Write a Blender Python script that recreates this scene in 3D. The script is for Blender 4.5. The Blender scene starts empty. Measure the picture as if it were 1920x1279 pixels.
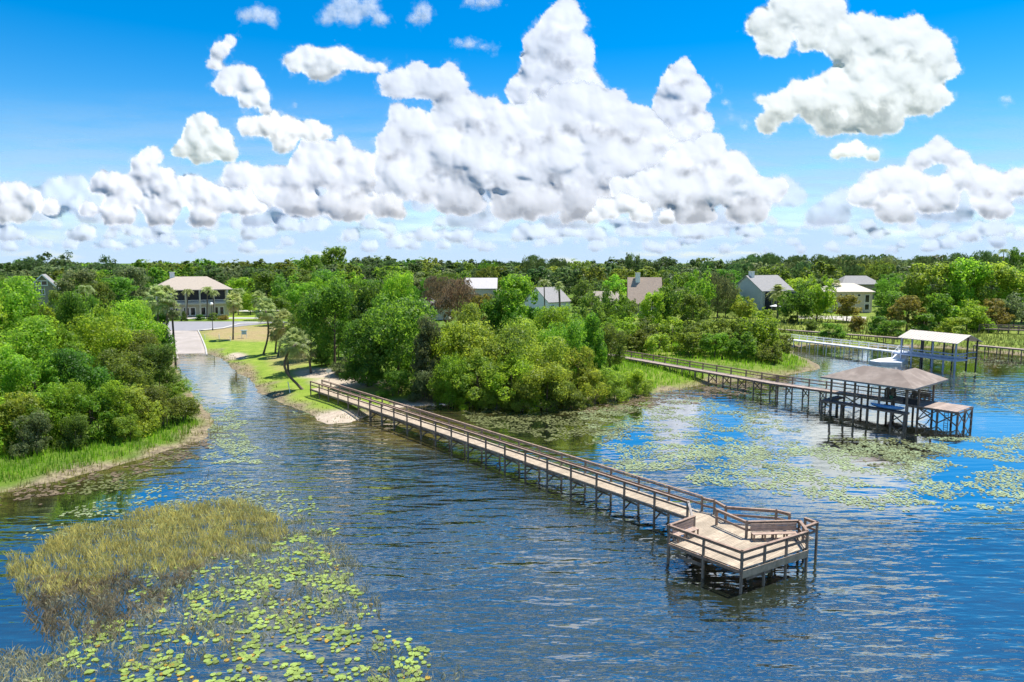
import bpy, math, random
import numpy as np
from mathutils import Vector, Matrix

SC = bpy.context.scene
COL = SC.collection
RND = random.Random(7)
R = math.radians

# ------------------------------------------------------------------ camera, sky, sun
CAM_H, F, PITCH = 19.0, 1280.0, math.atan((639.5 - 492.0) / 1280.0)
cd = bpy.data.cameras.new('camera'); cam = bpy.data.objects.new('camera', cd); COL.objects.link(cam)
cam.location = (0, 0, CAM_H); cam.rotation_euler = (math.pi / 2 - PITCH, 0, 0)
cd.sensor_width = 36; cd.lens = 24; cd.clip_start = 0.5; cd.clip_end = 120000
SC.camera = cam
SUN_DIR = Vector((0.86 * math.cos(R(68)), 0.51 * math.cos(R(68)), math.sin(R(68)))).normalized()
w = bpy.data.worlds.new('World'); SC.world = w; w.use_nodes = True
wn, wl = w.node_tree.nodes, w.node_tree.links
wn.clear()
sky = wn.new('ShaderNodeTexSky'); sky.sky_type = 'NISHITA'; sky.sun_disc = False
sky.sun_elevation = math.asin(SUN_DIR.z); sky.sun_rotation = math.atan2(SUN_DIR.x, SUN_DIR.y)
sky.altitude = 0; sky.air_density = 1.1; sky.dust_density = 0.0; sky.ozone_density = 4.0
hs = wn.new('ShaderNodeHueSaturation'); hs.inputs['Saturation'].default_value = 1.54; hs.inputs['Value'].default_value = 1.0
hs.inputs['Hue'].default_value = 0.502
bgn = wn.new('ShaderNodeBackground'); bgn.inputs['Strength'].default_value = 0.098
wo = wn.new('ShaderNodeOutputWorld')
wl.new(sky.outputs[0], hs.inputs['Color']); wl.new(hs.outputs[0], bgn.inputs[0]); wl.new(bgn.outputs[0], wo.inputs[0])
w.cycles.sampling_method = 'MANUAL'; w.cycles.sample_map_resolution = 512
sd = bpy.data.lights.new('sun', 'SUN'); sd.energy = 4.6; sd.angle = R(0.53); sd.color = (1.0, 0.955, 0.88)
so = bpy.data.objects.new('sun', sd); COL.objects.link(so); so.location = (60, 60, 120)
so.rotation_euler = SUN_DIR.to_track_quat('Z', 'Y').to_euler()
SC.view_settings.view_transform = 'Standard'; SC.view_settings.look = 'None'
SC.view_settings.exposure = 0.75; SC.view_settings.gamma = 1.0
cy = SC.cycles
cy.use_denoising = True; cy.denoiser = 'OPENIMAGEDENOISE'
cy.max_bounces = 8; cy.diffuse_bounces = 3; cy.glossy_bounces = 3; cy.transmission_bounces = 4
cy.transparent_max_bounces = 24; cy.caustics_reflective = False; cy.caustics_refractive = False
cy.sample_clamp_indirect = 6

# ------------------------------------------------------------------ projection helpers
CP, SP = math.cos(PITCH), math.sin(PITCH)
def ray(px, py):
    u = (px - 960.0) / F; v = (639.5 - py) / F
    return Vector((u, CP + v * SP, -SP + v * CP))
def at(px, py, z=0.0):
    d = ray(px, py); t = (z - CAM_H) / d.z
    return Vector((d.x * t, d.y * t, z))
def at_y(px, py, Y):
    d = ray(px, py); t = Y / d.y
    return Vector((d.x * t, Y, CAM_H + d.z * t))
def proj(x, y, z):
    dz = z - CAM_H
    fwd = y * CP - dz * SP; up = y * SP + dz * CP
    return 960 + F * x / fwd, 639.5 - F * up / fwd

# ------------------------------------------------------------------ numpy noise
def _hash(ix, iy, seed):
    n = (ix.astype(np.int64) * 374761393 + iy.astype(np.int64) * 668265263 + seed * 974711) & 0x7fffffff
    n = ((n ^ (n >> 13)) * 1274126177) & 0x7fffffff
    return ((n ^ (n >> 16)) & 0xffff) / 65535.0
def perlin(x, y, seed=0):
    x0 = np.floor(x); y0 = np.floor(y); fx = x - x0; fy = y - y0
    sx = fx * fx * fx * (fx * (fx * 6 - 15) + 10); sy = fy * fy * fy * (fy * (fy * 6 - 15) + 10)
    def g(ix, iy, dx, dy):
        a = _hash(ix, iy, seed) * 6.28318
        return np.cos(a) * dx + np.sin(a) * dy
    a = g(x0, y0, fx, fy); b = g(x0 + 1, y0, fx - 1, fy); c = g(x0, y0 + 1, fx, fy - 1); d = g(x0 + 1, y0 + 1, fx - 1, fy - 1)
    return (a + (b - a) * sx) * (1 - sy) + (c + (d - c) * sx) * sy
def fbm(x, y, seed=0, octv=4, gain=0.5):
    s = 0; amp = 1.0
    for o in range(octv):
        s = s + amp * perlin(x * 2 ** o, y * 2 ** o, seed + o * 17); amp *= gain
    return s

# ------------------------------------------------------------------ object helpers
def link(o, parent=None):
    COL.objects.link(o)
    if parent is not None: o.parent = parent
    return o
def np_mesh(name, verts, faces, mat=None, smooth=False, attrs=None):
    """faces: (n,3) or (n,4) int array"""
    me = bpy.data.meshes.new(name)
    verts = np.asarray(verts, dtype=np.float32); faces = np.asarray(faces, dtype=np.int32)
    k = faces.shape[1]; n = len(faces)
    me.vertices.add(len(verts)); me.vertices.foreach_set('co', verts.ravel())
    me.loops.add(n * k); me.loops.foreach_set('vertex_index', faces.ravel())
    me.polygons.add(n); me.polygons.foreach_set('loop_start', np.arange(0, n * k, k, dtype=np.int32))
    me.polygons.foreach_set('loop_total', np.full(n, k, dtype=np.int32))
    if smooth: me.polygons.foreach_set('use_smooth', np.ones(n, dtype=bool))
    for an, av in (attrs or {}).items():
        a = me.attributes.new(an, 'FLOAT', 'POINT'); a.data.foreach_set('value', np.asarray(av, dtype=np.float32))
    me.update(calc_edges=True)
    if mat: me.materials.append(mat)
    return me
def np_obj(name, verts, faces, mat=None, parent=None, smooth=False, attrs=None):
    return link(bpy.data.objects.new(name, np_mesh(name, verts, faces, mat, smooth, attrs)), parent)
class MB:
    def __init__(s): s.v = []; s.f = []
    def add(s, vs, fs):
        o = len(s.v); s.v += [tuple(v) for v in vs]; s.f += [tuple(i + o for i in f) for f in fs]; return s
    def box(s, c, d, rz=0.0):
        c = Vector(c); M = Matrix.Rotation(rz, 3, 'Z'); hx, hy, hz = d[0] / 2, d[1] / 2, d[2] / 2
        vs = [c + M @ Vector((x, y, z)) for z in (-hz, hz) for x, y in ((-hx, -hy), (hx, -hy), (hx, hy), (-hx, hy))]
        return s.add(vs, [(3, 2, 1, 0), (4, 5, 6, 7), (0, 1, 5, 4), (1, 2, 6, 5), (2, 3, 7, 6), (3, 0, 4, 7)])
    def beam(s, a, b, w_, h, up=Vector((0, 0, 1))):
        a = Vector(a); b = Vector(b); d = (b - a).normalized()
        if abs(d.dot(up)) > 0.98: up = Vector((1, 0, 0)) if abs(d.x) < .9 else Vector((0, 1, 0))
        x = d.cross(up).normalized() * (w_ / 2); y = x.cross(d).normalized() * (h / 2)
        vs = [p + q for p in (a, b) for q in (-x - y, x - y, x + y, -x + y)]
        return s.add(vs, [(3, 2, 1, 0), (4, 5, 6, 7), (0, 1, 5, 4), (1, 2, 6, 5), (2, 3, 7, 6), (3, 0, 4, 7)])
    def cyl(s, a, b, r0, r1, n=8, caps=True):
        a = Vector(a); b = Vector(b); d = (b - a).normalized(); up = Vector((0, 0, 1)) if abs(d.z) < .95 else Vector((1, 0, 0))
        x = d.cross(up).normalized(); y = x.cross(d)
        vs = [p + (x * math.cos(6.28319 * i / n) + y * math.sin(6.28319 * i / n)) * r for p, r in ((a, r0), (b, r1)) for i in range(n)]
        fs = [(i, (i + 1) % n, n + (i + 1) % n, n + i) for i in range(n)]
        if caps: fs += [tuple(range(n - 1, -1, -1)), tuple(range(n, 2 * n))]
        return s.add(vs, fs)
    def tube(s, pts, rads, n=8):
        pts = [Vector(p) for p in pts]; rings = []
        for i, p in enumerate(pts):
            d = (pts[min(i + 1, len(pts) - 1)] - pts[max(i - 1, 0)]).normalized(); up = Vector((1, 0, 0)) if abs(d.z) > .5 else Vector((0, 0, 1))
            x = d.cross(up).normalized(); y = x.cross(d)
            rings.append([p + (x * math.cos(6.28319 * k / n) + y * math.sin(6.28319 * k / n)) * rads[i] for k in range(n)])
        vs = [v for r in rings for v in r]; fs = []
        for i in range(len(pts) - 1):
            fs += [(i * n + k, i * n + (k + 1) % n, (i + 1) * n + (k + 1) % n, (i + 1) * n + k) for k in range(n)]
        fs.append(tuple((len(pts) - 1) * n + k for k in range(n)))
        return s.add(vs, fs)
    def prism(s, poly, z0, z1):
        n = len(poly)
        ar = sum(poly[i][0] * poly[(i + 1) % n][1] - poly[(i + 1) % n][0] * poly[i][1] for i in range(n))
        if ar < 0: poly = poly[::-1]
        vs = [(p[0], p[1], z0) for p in poly] + [(p[0], p[1], z1) for p in poly]
        fs = [tuple(range(n - 1, -1, -1)), tuple(range(n, 2 * n))] + [(i, (i + 1) % n, n + (i + 1) % n, n + i) for i in range(n)]
        return s.add(vs, fs)
    def sphere(s, c, r, n=10, sz=1.0):
        vs = []; fs = []; m = n // 2
        for j in range(m + 1):
            t = math.pi * j / m
            for i in range(n):
                a = 6.28319 * i / n; vs.append((c[0] + r * math.sin(t) * math.cos(a), c[1] + r * math.sin(t) * math.sin(a), c[2] + r * sz * math.cos(t)))
        for j in range(m):
            for i in range(n): fs.append((j * n + i, (j + 1) * n + i, (j + 1) * n + (i + 1) % n, j * n + (i + 1) % n))
        return s.add(vs, fs)
    def build(s, name, mat, parent=None, smooth=False, bevel=0):
        me = bpy.data.meshes.new(name); me.from_pydata([tuple(v) for v in s.v], [], s.f); me.validate(); me.update()
        if smooth: me.polygons.foreach_set('use_smooth', [True] * len(me.polygons))
        me.materials.append(mat); o = bpy.data.objects.new(name, me); link(o, parent)
        if bevel:
            b = o.modifiers.new('bevel', 'BEVEL'); b.width = bevel; b.segments = 1; b.limit_method = 'ANGLE'
        return o
def tag(o, label=None, cat=None, group=None, kind=None):
    if label: o['label'] = label
    if cat: o['category'] = cat
    if group: o['group'] = group
    if kind: o['kind'] = kind
    return o
def thing(name, label, cat, loc=(0, 0, 0), rz=0.0, group=None):
    o = bpy.data.objects.new(name, None); o.empty_display_size = 0.3; link(o)
    o.location = loc; o.rotation_euler = (0, 0, rz)
    return tag(o, label, cat, group)

# ------------------------------------------------------------------ materials
def mat(name, base, rough=0.8, var=0.25, scale=3.0, base2=None, spec=0.3, metallic=0.0, stretch=(1, 1, 1), obj_rand=0.0, bump=0.0, coord='Object', detail=5, streak=None):
    m = bpy.data.materials.new(name); m.use_nodes = True; nt = m.node_tree; n, l = nt.nodes, nt.links
    p = n['Principled BSDF']; p.inputs['Roughness'].default_value = rough; p.inputs['Metallic'].default_value = metallic
    p.inputs['Specular IOR Level'].default_value = spec
    tc = n.new('ShaderNodeTexCoord'); mp = n.new('ShaderNodeMapping'); mp.inputs['Scale'].default_value = stretch
    l.new(tc.outputs[coord], mp.inputs['Vector'])
    nz = n.new('ShaderNodeTexNoise'); nz.inputs['Scale'].default_value = scale; nz.inputs['Detail'].default_value = detail; nz.inputs['Roughness'].default_value = 0.65
    l.new(mp.outputs[0], nz.inputs['Vector'])
    mr = n.new('ShaderNodeMapRange'); mr.inputs['From Min'].default_value = 0.3; mr.inputs['From Max'].default_value = 0.7
    l.new(nz.outputs['Fac'], mr.inputs['Value'])
    b2 = base2 or tuple(c * (1 - var) for c in base)
    mx = n.new('ShaderNodeMix'); mx.data_type = 'RGBA'
    mx.inputs['A'].default_value = (*b2, 1); mx.inputs['B'].default_value = (*(tuple(min(1, c * (1 + var * .5)) for c in base)), 1)
    l.new(mr.outputs[0], mx.inputs['Factor']); out = mx.outputs['Result']
    if streak:
        nz2 = n.new('ShaderNodeTexNoise'); nz2.inputs['Scale'].default_value = streak[0]; nz2.inputs['Detail'].default_value = 3
        l.new(tc.outputs[coord], nz2.inputs['Vector'])
        m2 = n.new('ShaderNodeMapRange'); m2.inputs['From Min'].default_value = 0.45; m2.inputs['From Max'].default_value = 0.62
        l.new(nz2.outputs['Fac'], m2.inputs['Value'])
        x2 = n.new('ShaderNodeMix'); x2.data_type = 'RGBA'; l.new(m2.outputs[0], x2.inputs['Factor']); l.new(out, x2.inputs['A']); x2.inputs['B'].default_value = (*streak[1], 1); out = x2.outputs['Result']
    if obj_rand:
        oi = n.new('ShaderNodeObjectInfo'); h = n.new('ShaderNodeHueSaturation')
        r = n.new('ShaderNodeMapRange'); r.inputs['To Min'].default_value = 1 - obj_rand; r.inputs['To Max'].default_value = 1 + obj_rand
        l.new(oi.outputs['Random'], r.inputs['Value']); l.new(r.outputs[0], h.inputs['Value']); l.new(out, h.inputs['Color']); out = h.outputs[0]
    l.new(out, p.inputs['Base Color'])
    if bump:
        b = n.new('ShaderNodeBump'); b.inputs['Strength'].default_value = bump; b.inputs['Distance'].default_value = 0.02
        l.new(nz.outputs['Fac'], b.inputs['Height']); l.new(b.outputs[0], p.inputs['Normal'])
    return m
def leaf_mat(name, base, trans, hue=0.02, val=0.3, tmix=0.5, nscale=0.35):
    """two-sided leaf: diffuse + translucent, colour varying from tree to tree and from clump to clump"""
    m = bpy.data.materials.new(name); m.use_nodes = True; nt = m.node_tree; n, l = nt.nodes, nt.links; n.clear()
    out = n.new('ShaderNodeOutputMaterial'); oi = n.new('ShaderNodeObjectInfo'); geo = n.new('ShaderNodeNewGeometry')
    nz = n.new('ShaderNodeTexNoise'); nz.inputs['Scale'].default_value = nscale; nz.inputs['Detail'].default_value = 3
    l.new(geo.outputs['Position'], nz.inputs['Vector'])
    wn_ = n.new('ShaderNodeMath'); wn_.operation = 'ADD'
    ri = n.new('ShaderNodeMath'); ri.operation = 'MULTIPLY_ADD'; l.new(geo.outputs['Random Per Island'], ri.inputs[0]); ri.inputs[1].default_value = 0.45; ri.inputs[2].default_value = -0.22
    l.new(nz.outputs['Fac'], wn_.inputs[0]); l.new(ri.outputs[0], wn_.inputs[1])
    vr = n.new('ShaderNodeMapRange'); vr.inputs['From Min'].default_value = 0.2; vr.inputs['From Max'].default_value = 0.8
    vr.inputs['To Min'].default_value = 1 - val; vr.inputs['To Max'].default_value = 1 + val; l.new(wn_.outputs[0], vr.inputs['Value'])
    hr = n.new('ShaderNodeMapRange'); hr.inputs['To Min'].default_value = 0.5 - hue; hr.inputs['To Max'].default_value = 0.5 + hue
    l.new(oi.outputs['Random'], hr.inputs['Value'])
    ov = n.new('ShaderNodeMath'); ov.operation = 'MULTIPLY_ADD'; ov.inputs[1].default_value = 7.31; ov.inputs[2].default_value = 0.0
    l.new(oi.outputs['Random'], ov.inputs[0]); fr = n.new('ShaderNodeMath'); fr.operation = 'FRACT'; l.new(ov.outputs[0], fr.inputs[0])
    o2 = n.new('ShaderNodeMapRange'); o2.inputs['To Min'].default_value = 0.8; o2.inputs['To Max'].default_value = 1.22; l.new(fr.outputs[0], o2.inputs['Value'])
    vm = n.new('ShaderNodeMath'); vm.operation = 'MULTIPLY'; l.new(vr.outputs[0], vm.inputs[0]); l.new(o2.outputs[0], vm.inputs[1])
    def hsv(c):
        h = n.new('ShaderNodeHueSaturation'); h.inputs['Color'].default_value = (*c, 1)
        l.new(hr.outputs[0], h.inputs['Hue']); l.new(vm.outputs[0], h.inputs['Value']); return h.outputs[0]
    p = n.new('ShaderNodeBsdfPrincipled'); p.inputs['Roughness'].default_value = 0.5; p.inputs['Specular IOR Level'].default_value = 0.35
    l.new(hsv(base), p.inputs['Base Color'])
    t = n.new('ShaderNodeBsdfTranslucent'); l.new(hsv(trans), t.inputs['Color'])
    mx = n.new('ShaderNodeMixShader'); mx.inputs[0].default_value = tmix
    l.new(p.outputs[0], mx.inputs[1]); l.new(t.outputs[0], mx.inputs[2]); l.new(mx.outputs[0], out.inputs['Surface'])
    return m
M = {}
M['leaf_bright'] = leaf_mat('leaf_bright', (0.155, 0.265, 0.02), (0.46, 0.70, 0.05), 0.022)
M['leaf_dark'] = leaf_mat('leaf_dark', (0.09, 0.175, 0.022), (0.26, 0.47, 0.04), 0.02)
M['leaf_yellow'] = leaf_mat('leaf_yellow', (0.19, 0.26, 0.035), (0.50, 0.62, 0.06), 0.02)
M['leaf_olive'] = leaf_mat('leaf_olive', (0.12, 0.165, 0.03), (0.30, 0.40, 0.05), 0.02)
M['leaf_grey'] = leaf_mat('leaf_grey', (0.13, 0.175, 0.07), (0.28, 0.36, 0.12), 0.02)
M['leaf_brown'] = leaf_mat('leaf_brown', (0.20, 0.15, 0.09), (0.32, 0.24, 0.12), 0.02)
M['leaf_rust'] = leaf_mat('leaf_rust', (0.21, 0.19, 0.04), (0.42, 0.36, 0.06), 0.02)
M['leaf_far'] = leaf_mat('leaf_far', (0.075, 0.125, 0.04), (0.16, 0.27, 0.07), 0.02, nscale=0.08)
M['frond'] = leaf_mat('frond', (0.24, 0.29, 0.10), (0.50, 0.57, 0.20), 0.015, 0.35)
M['frond_dead'] = leaf_mat('frond_dead', (0.42, 0.36, 0.18), (0.55, 0.48, 0.25), 0.01)
M['bark'] = mat('bark', (0.16, 0.12, 0.09), 0.9, 0.5, 4, obj_rand=0.15, bump=0.3)
M['palm_bark'] = mat('palm_bark', (0.17, 0.135, 0.105), 0.9, 0.5, 3, stretch=(1, 1, 6), bump=0.4)
M['grass_bright'] = leaf_mat('grass_bright', (0.13, 0.28, 0.015), (0.34, 0.62, 0.03), 0.01, 0.35)
M['grass_gold'] = leaf_mat('grass_gold', (0.30, 0.27, 0.07), (0.46, 0.44, 0.12), 0.01, 0.4)
M['grass_olive'] = leaf_mat('grass_olive', (0.17, 0.19, 0.05), (0.26, 0.30, 0.07), 0.01, 0.4)
M['reed_dry'] = leaf_mat('reed_dry', (0.46, 0.37, 0.23), (0.45, 0.36, 0.2), 0.01, 0.4)
M['reed_yellow'] = leaf_mat('reed_yellow', (0.62, 0.56, 0.17), (0.74, 0.68, 0.22), 0.01, 0.35, nscale=0.6)
M['reed_pale'] = leaf_mat('reed_pale', (0.50, 0.46, 0.30), (0.5, 0.46, 0.27), 0.01, 0.4)
M['pad'] = leaf_mat('pad', (0.27, 0.37, 0.08), (0.25, 0.38, 0.06), 0.01, 0.4, tmix=0.2, nscale=0.5)
M['pad_pale'] = leaf_mat('pad_pale', (0.25, 0.305, 0.15), (0.28, 0.35, 0.13), 0.01, 0.4, tmix=0.2, nscale=0.4)
M['pad_orange'] = leaf_mat('pad_orange', (0.50, 0.34, 0.05), (0.5, 0.3, 0.05), 0.01, 0.4, tmix=0.2, nscale=0.6)
M['pad_olive'] = leaf_mat('pad_olive', (0.19, 0.21, 0.075), (0.2, 0.22, 0.06), 0.01, 0.5, tmix=0.2, nscale=0.6)
M['pad_brown'] = leaf_mat('pad_brown', (0.20, 0.15, 0.09), (0.2, 0.15, 0.08), 0.01, 0.45, tmix=0.15, nscale=0.4)
M['deck'] = mat('deck', (0.47, 0.39, 0.31), 0.85, 0.35, 2.2, obj_rand=0.0, streak=(0.9, (0.36, 0.30, 0.25)))
M['rail'] = mat('rail', (0.34, 0.235, 0.175), 0.8, 0.45, 3.0, bump=0.1)
M['post_wood'] = mat('post_wood', (0.27, 0.215, 0.17), 0.85, 0.5, 3.0, stretch=(1, 1, .3))
M['fascia'] = mat('fascia', (0.55, 0.41, 0.28), 0.8, 0.35, 2.0)
M['bench_wood'] = mat('bench_wood', (0.46, 0.34, 0.27), 0.8, 0.3, 3.0)
M['dark_wood'] = mat('dark_wood', (0.24, 0.185, 0.15), 0.8, 0.4, 3.0)
M['shingle'] = mat('shingle', (0.30, 0.245, 0.205), 0.9, 0.3, 1.2, streak=(0.5, (0.22, 0.175, 0.145)))
M['shingle_tan'] = mat('shingle_tan', (0.40, 0.34, 0.275), 0.9, 0.15, 2)
M['shingle_brown'] = mat('shingle_brown', (0.36, 0.28, 0.22), 0.9, 0.2, 2)
M['shingle_grey'] = mat('shingle_grey', (0.30, 0.29, 0.28), 0.9, 0.2, 2)
M['metal_roof'] = mat('metal_roof', (0.62, 0.55, 0.46), 0.6, 0.15, 1.5)
M['white_roof'] = mat('white_roof', (0.50, 0.47, 0.46), 0.7, 0.1, 1.5)
M['white'] = mat('white', (0.78, 0.78, 0.77), 0.6, 0.1, 1.5)
M['cream'] = mat('cream', (0.62, 0.52, 0.42), 0.8, 0.12, 1)
M['grey_wall'] = mat('grey_wall', (0.52, 0.49, 0.40), 0.85, 0.12, 1)
M['siding_grey'] = mat('siding_grey', (0.28, 0.255, 0.21), 0.85, 0.15, 1)
M['blue_wall'] = mat('blue_wall', (0.47, 0.485, 0.48), 0.8, 0.1, 1)
M['pale_blue'] = mat('pale_blue', (0.42, 0.50, 0.66), 0.7, 0.15, 2)
M['screen'] = mat('screen', (0.03, 0.033, 0.045), 0.4, 0.3, 1)
M['glass'] = mat('glass', (0.02, 0.022, 0.028), 0.08, 0.3, 1, spec=0.6)
M['iron'] = mat('iron', (0.03, 0.03, 0.03), 0.5, 0.2, 3)
M['globe'] = mat('globe', (0.85, 0.85, 0.85), 0.3, 0.02, 3)
M['blue_sign'] = mat('blue_sign', (0.35, 0.50, 0.60), 0.5, 0.1, 3)
M['kayak'] = mat('kayak', (0.16, 0.36, 0.62), 0.3, 0.2, 1.5, base2=(0.05, 0.20, 0.46), stretch=(.4, 4, 1))
M['concrete'] = mat('concrete', (0.41, 0.36, 0.32), 0.9, 0.22, 0.5, streak=(0.25, (0.33, 0.29, 0.25)))
M['kerb'] = mat('kerb', (0.47, 0.45, 0.41), 0.9, 0.15, 1)
M['asphalt'] = mat('asphalt', (0.27, 0.265, 0.275), 0.9, 0.12, 0.6)
M['umbrella'] = mat('umbrella', (0.7, 0.7, 0.66), 0.8, 0.1, 1)

# ------------------------------------------------------------------ land, shoreline, water
def P2(lst): return [(at(x, y, 0).x, at(x, y, 0).y) for x, y in lst]
SHORE = P2([(0, 925), (60, 912), (120, 900), (190, 882), (250, 865), (300, 850), (345, 836), (385, 818), (402, 798), (388, 772), (362, 745), (345, 722), (336, 703),
            (330, 688), (326, 672), (322, 662), (387, 661), (405, 668), (425, 678), (436, 690), (452, 704), (472, 716), (492, 738), (512, 750), (545, 762), (575, 774),
            (598, 789), (620, 795), (655, 792), (690, 781), (705, 771), (760, 762), (840, 757), (900, 763), (960, 767), (1050, 762), (1150, 754), (1212, 741), (1262, 731),
            (1310, 723), (1350, 718), (1400, 713), (1443, 707), (1495, 701), (1545, 691), (1520, 678), (1490, 664), (1484, 652), (1530, 646), (1600, 652), (1680, 650),
            (1740, 652), (1800, 654), (1860, 661), (1920, 667), (2100, 690), (2500, 730)])
LAND = [(-3000, 12)] + [(-300, 28), (-120, 42)] + SHORE + [(500, 100), (4000, 60), (9000, 100), (9000, 12000), (-9000, 12000), (-9000, 100)]
LP = np.array(LAND)
def sdf(x, y):
    x = np.asarray(x, float); y = np.asarray(y, float); sh = x.shape; x = x.ravel(); y = y.ravel()
    d2 = np.full(x.shape, 1e18); ins = np.zeros(x.shape, bool); n = len(LP)
    for i in range(n):
        ax, ay = LP[i]; bx, by = LP[(i + 1) % n]; ex, ey = bx - ax, by - ay
        t = np.clip(((x - ax) * ex + (y - ay) * ey) / (ex * ex + ey * ey), 0, 1)
        d2 = np.minimum(d2, (x - ax - t * ex) ** 2 + (y - ay - t * ey) ** 2)
        if ay != by:
            c = (ay > y) != (by > y); ins ^= c & (x < (bx - ax) * (y - ay) / (by - ay) + ax)
    s = np.sqrt(d2) * np.where(ins, 1, -1)
    return s.reshape(sh)
RAMP_PX = [(318, 664), (387, 664), (371, 622), (312, 622)]
def height(x, y, s=None):
    x = np.asarray(x, float); y = np.asarray(y, float)
    if s is None: s = sdf(x, y)
    rough = fbm(x / 5.0, y / 5.0, 3, 3) * 0.8
    pxx, pyy = proj(x, y, 0.6)
    nr = np.clip((np.abs(pxx - 350) - 45) / 12, 0, 1); nr = np.where((pyy < 675) & (pyy > 600), nr, 1.0)
    s2 = s + rough * nr
    up = 1.5 * (1 - np.exp(-np.maximum(s2, 0) / 9.0)) + np.clip((s - 60) / 200, 0, 1) * 0.5
    dn = -1.6 * (1 - np.exp(np.minimum(s2, 0) / 9.0))
    return np.where(s2 > 0, up, dn) + np.where(s2 > 2, fbm(x / 9, y / 9, 5, 2) * 0.05, 0)
def H(x, y): return float(height(np.array([x]), np.array([y]))[0])
def atg(px, py):
    z = 1.0
    for _ in range(5):
        p = at(px, py, z); z = max(H(p.x, p.y), 0.0)
    return Vector((p.x, p.y, z))
def axis(lo, hi, step, far_lo, far_hi, g=1.35):
    a = list(np.arange(lo, hi + step, step)); st = step
    while a[-1] < far_hi: st *= g; a.append(a[-1] + st)
    st = step; b = [lo]
    while b[-1] > far_lo: st *= g; b.append(b[-1] - st)
    return np.array(b[:0:-1] + a)
xs = axis(-105, 125, 0.8, -7000, 7000); ys = axis(36, 262, 0.8, -600, 9000)
GX, GY = np.meshgrid(xs, ys)
S = sdf(GX, GY); GZ = height(GX, GY, S)
nx, ny = len(xs), len(ys)
ii = (np.arange(ny - 1)[:, None] * nx + np.arange(nx - 1)[None, :]).ravel()
GF = np.stack([ii, ii + 1, ii + nx + 1, ii + nx], 1)
PX, PY = proj(GX, np.maximum(GY, 20), GZ)
def blob(cx, cy, rx, ry, soft=0.35):
    d = np.sqrt(((PX - cx) / rx) ** 2 + ((PY - cy) / ry) ** 2); return np.clip((1 - d) / soft, 0, 1)
nz1 = fbm(GX / 6, GY / 6, 11, 4)
mud = np.clip(1 - (S - 0.6 + nz1 * 3.0) / 2.2, 0, 1)
sand = np.maximum.reduce([blob(640, 785, 62, 20), blob(800, 764, 110, 9), blob(1010, 764, 100, 8), blob(445, 668, 22, 8), blob(660, 716, 90, 14), blob(600, 700, 60, 12)])
dry = np.maximum.reduce([blob(470, 625, 110, 17), blob(690, 722, 110, 22) * .6, blob(540, 680, 50, 20) * .5, blob(465, 700, 14, 22)])
dry = np.clip(dry + nz1 * .5 * (dry > 0), 0, 1)
marsh = np.clip((PX - 1080 + nz1 * 60) / 90, 0, 1) * (PY < 760) * np.clip(.5 + fbm(GX / 14, GY / 14, 31, 3), 0, 1)
lawn = np.maximum.reduce([blob(480, 660, 130, 70, .2), blob(560, 730, 150, 50, .2), blob(760, 735, 120, 35, .2), blob(470, 590, 60, 16, .2), blob(1345, 600, 40, 12), blob(1545, 598, 60, 12)])

gm = bpy.data.materials.new('ground'); gm.use_nodes = True; n, l = gm.node_tree.nodes, gm.node_tree.links
p = n['Principled BSDF']; p.inputs['Roughness'].default_value = 0.95; p.inputs['Specular IOR Level'].default_value = 0.1
geo = n.new('ShaderNodeNewGeometry')
def noise(sc, det=5, vec=None, rough=.6):
    z = n.new('ShaderNodeTexNoise'); z.inputs['Scale'].default_value = sc; z.inputs['Detail'].default_value = det; z.inputs['Roughness'].default_value = rough
    l.new(vec or geo.outputs['Position'], z.inputs['Vector']); return z.outputs['Fac']
def mixc(fac, a, b):
    m_ = n.new('ShaderNodeMix'); m_.data_type = 'RGBA'
    for sock, v in ((m_.inputs['Factor'], fac), (m_.inputs['A'], a), (m_.inputs['B'], b)):
        if isinstance(v, tuple): sock.default_value = (*v, 1)
        elif isinstance(v, float): sock.default_value = v
        else: l.new(v, sock)
    return m_.outputs['Result']
def rng(v, a, b, c=0.0, d=1.0):
    r = n.new('ShaderNodeMapRange'); l.new(v, r.inputs['Value'])
    for k_, q in zip(('From Min', 'From Max', 'To Min', 'To Max'), (a, b, c, d)): r.inputs[k_].default_value = q
    return r.outputs[0]
def attr(name):
    a = n.new('ShaderNodeAttribute'); a.attribute_name = name; return a.outputs['Fac']
g = mixc(rng(noise(0.35), .35, .65), (0.07, 0.12, 0.02), (0.13, 0.20, 0.025))
g = mixc(attr('lawn'), g, mixc(rng(noise(0.5), .35, .65), (0.16, 0.245, 0.028), (0.25, 0.32, 0.05)))
g = mixc(attr('marsh'), g, mixc(rng(noise(0.9), .35, .65), (0.17, 0.24, 0.03), (0.26, 0.27, 0.07)))
g = mixc(attr('dry'), g, mixc(rng(noise(1.2), .35, .65), (0.28, 0.22, 0.10), (0.36, 0.28, 0.14)))
g = mixc(attr('mud'), g, mixc(rng(noise(1.5), .35, .65), (0.13, 0.10, 0.07), (0.30, 0.25, 0.15)))
g = mixc(attr('sand'), g, mixc(rng(noise(1.0), .3, .7), (0.36, 0.29, 0.22), (0.52, 0.44, 0.34)))
fine = n.new('ShaderNodeHueSaturation'); l.new(g, fine.inputs['Color']); l.new(rng(noise(6.0, 3), .3, .7, .8, 1.2), fine.inputs['Value'])
l.new(fine.outputs[0], p.inputs['Base Color'])
bp = n.new('ShaderNodeBump'); bp.inputs['Distance'].default_value = .12; bp.inputs['Strength'].default_value = .6; l.new(noise(4.0, 4), bp.inputs['Height']); l.new(bp.outputs[0], p.inputs['Normal'])
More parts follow.
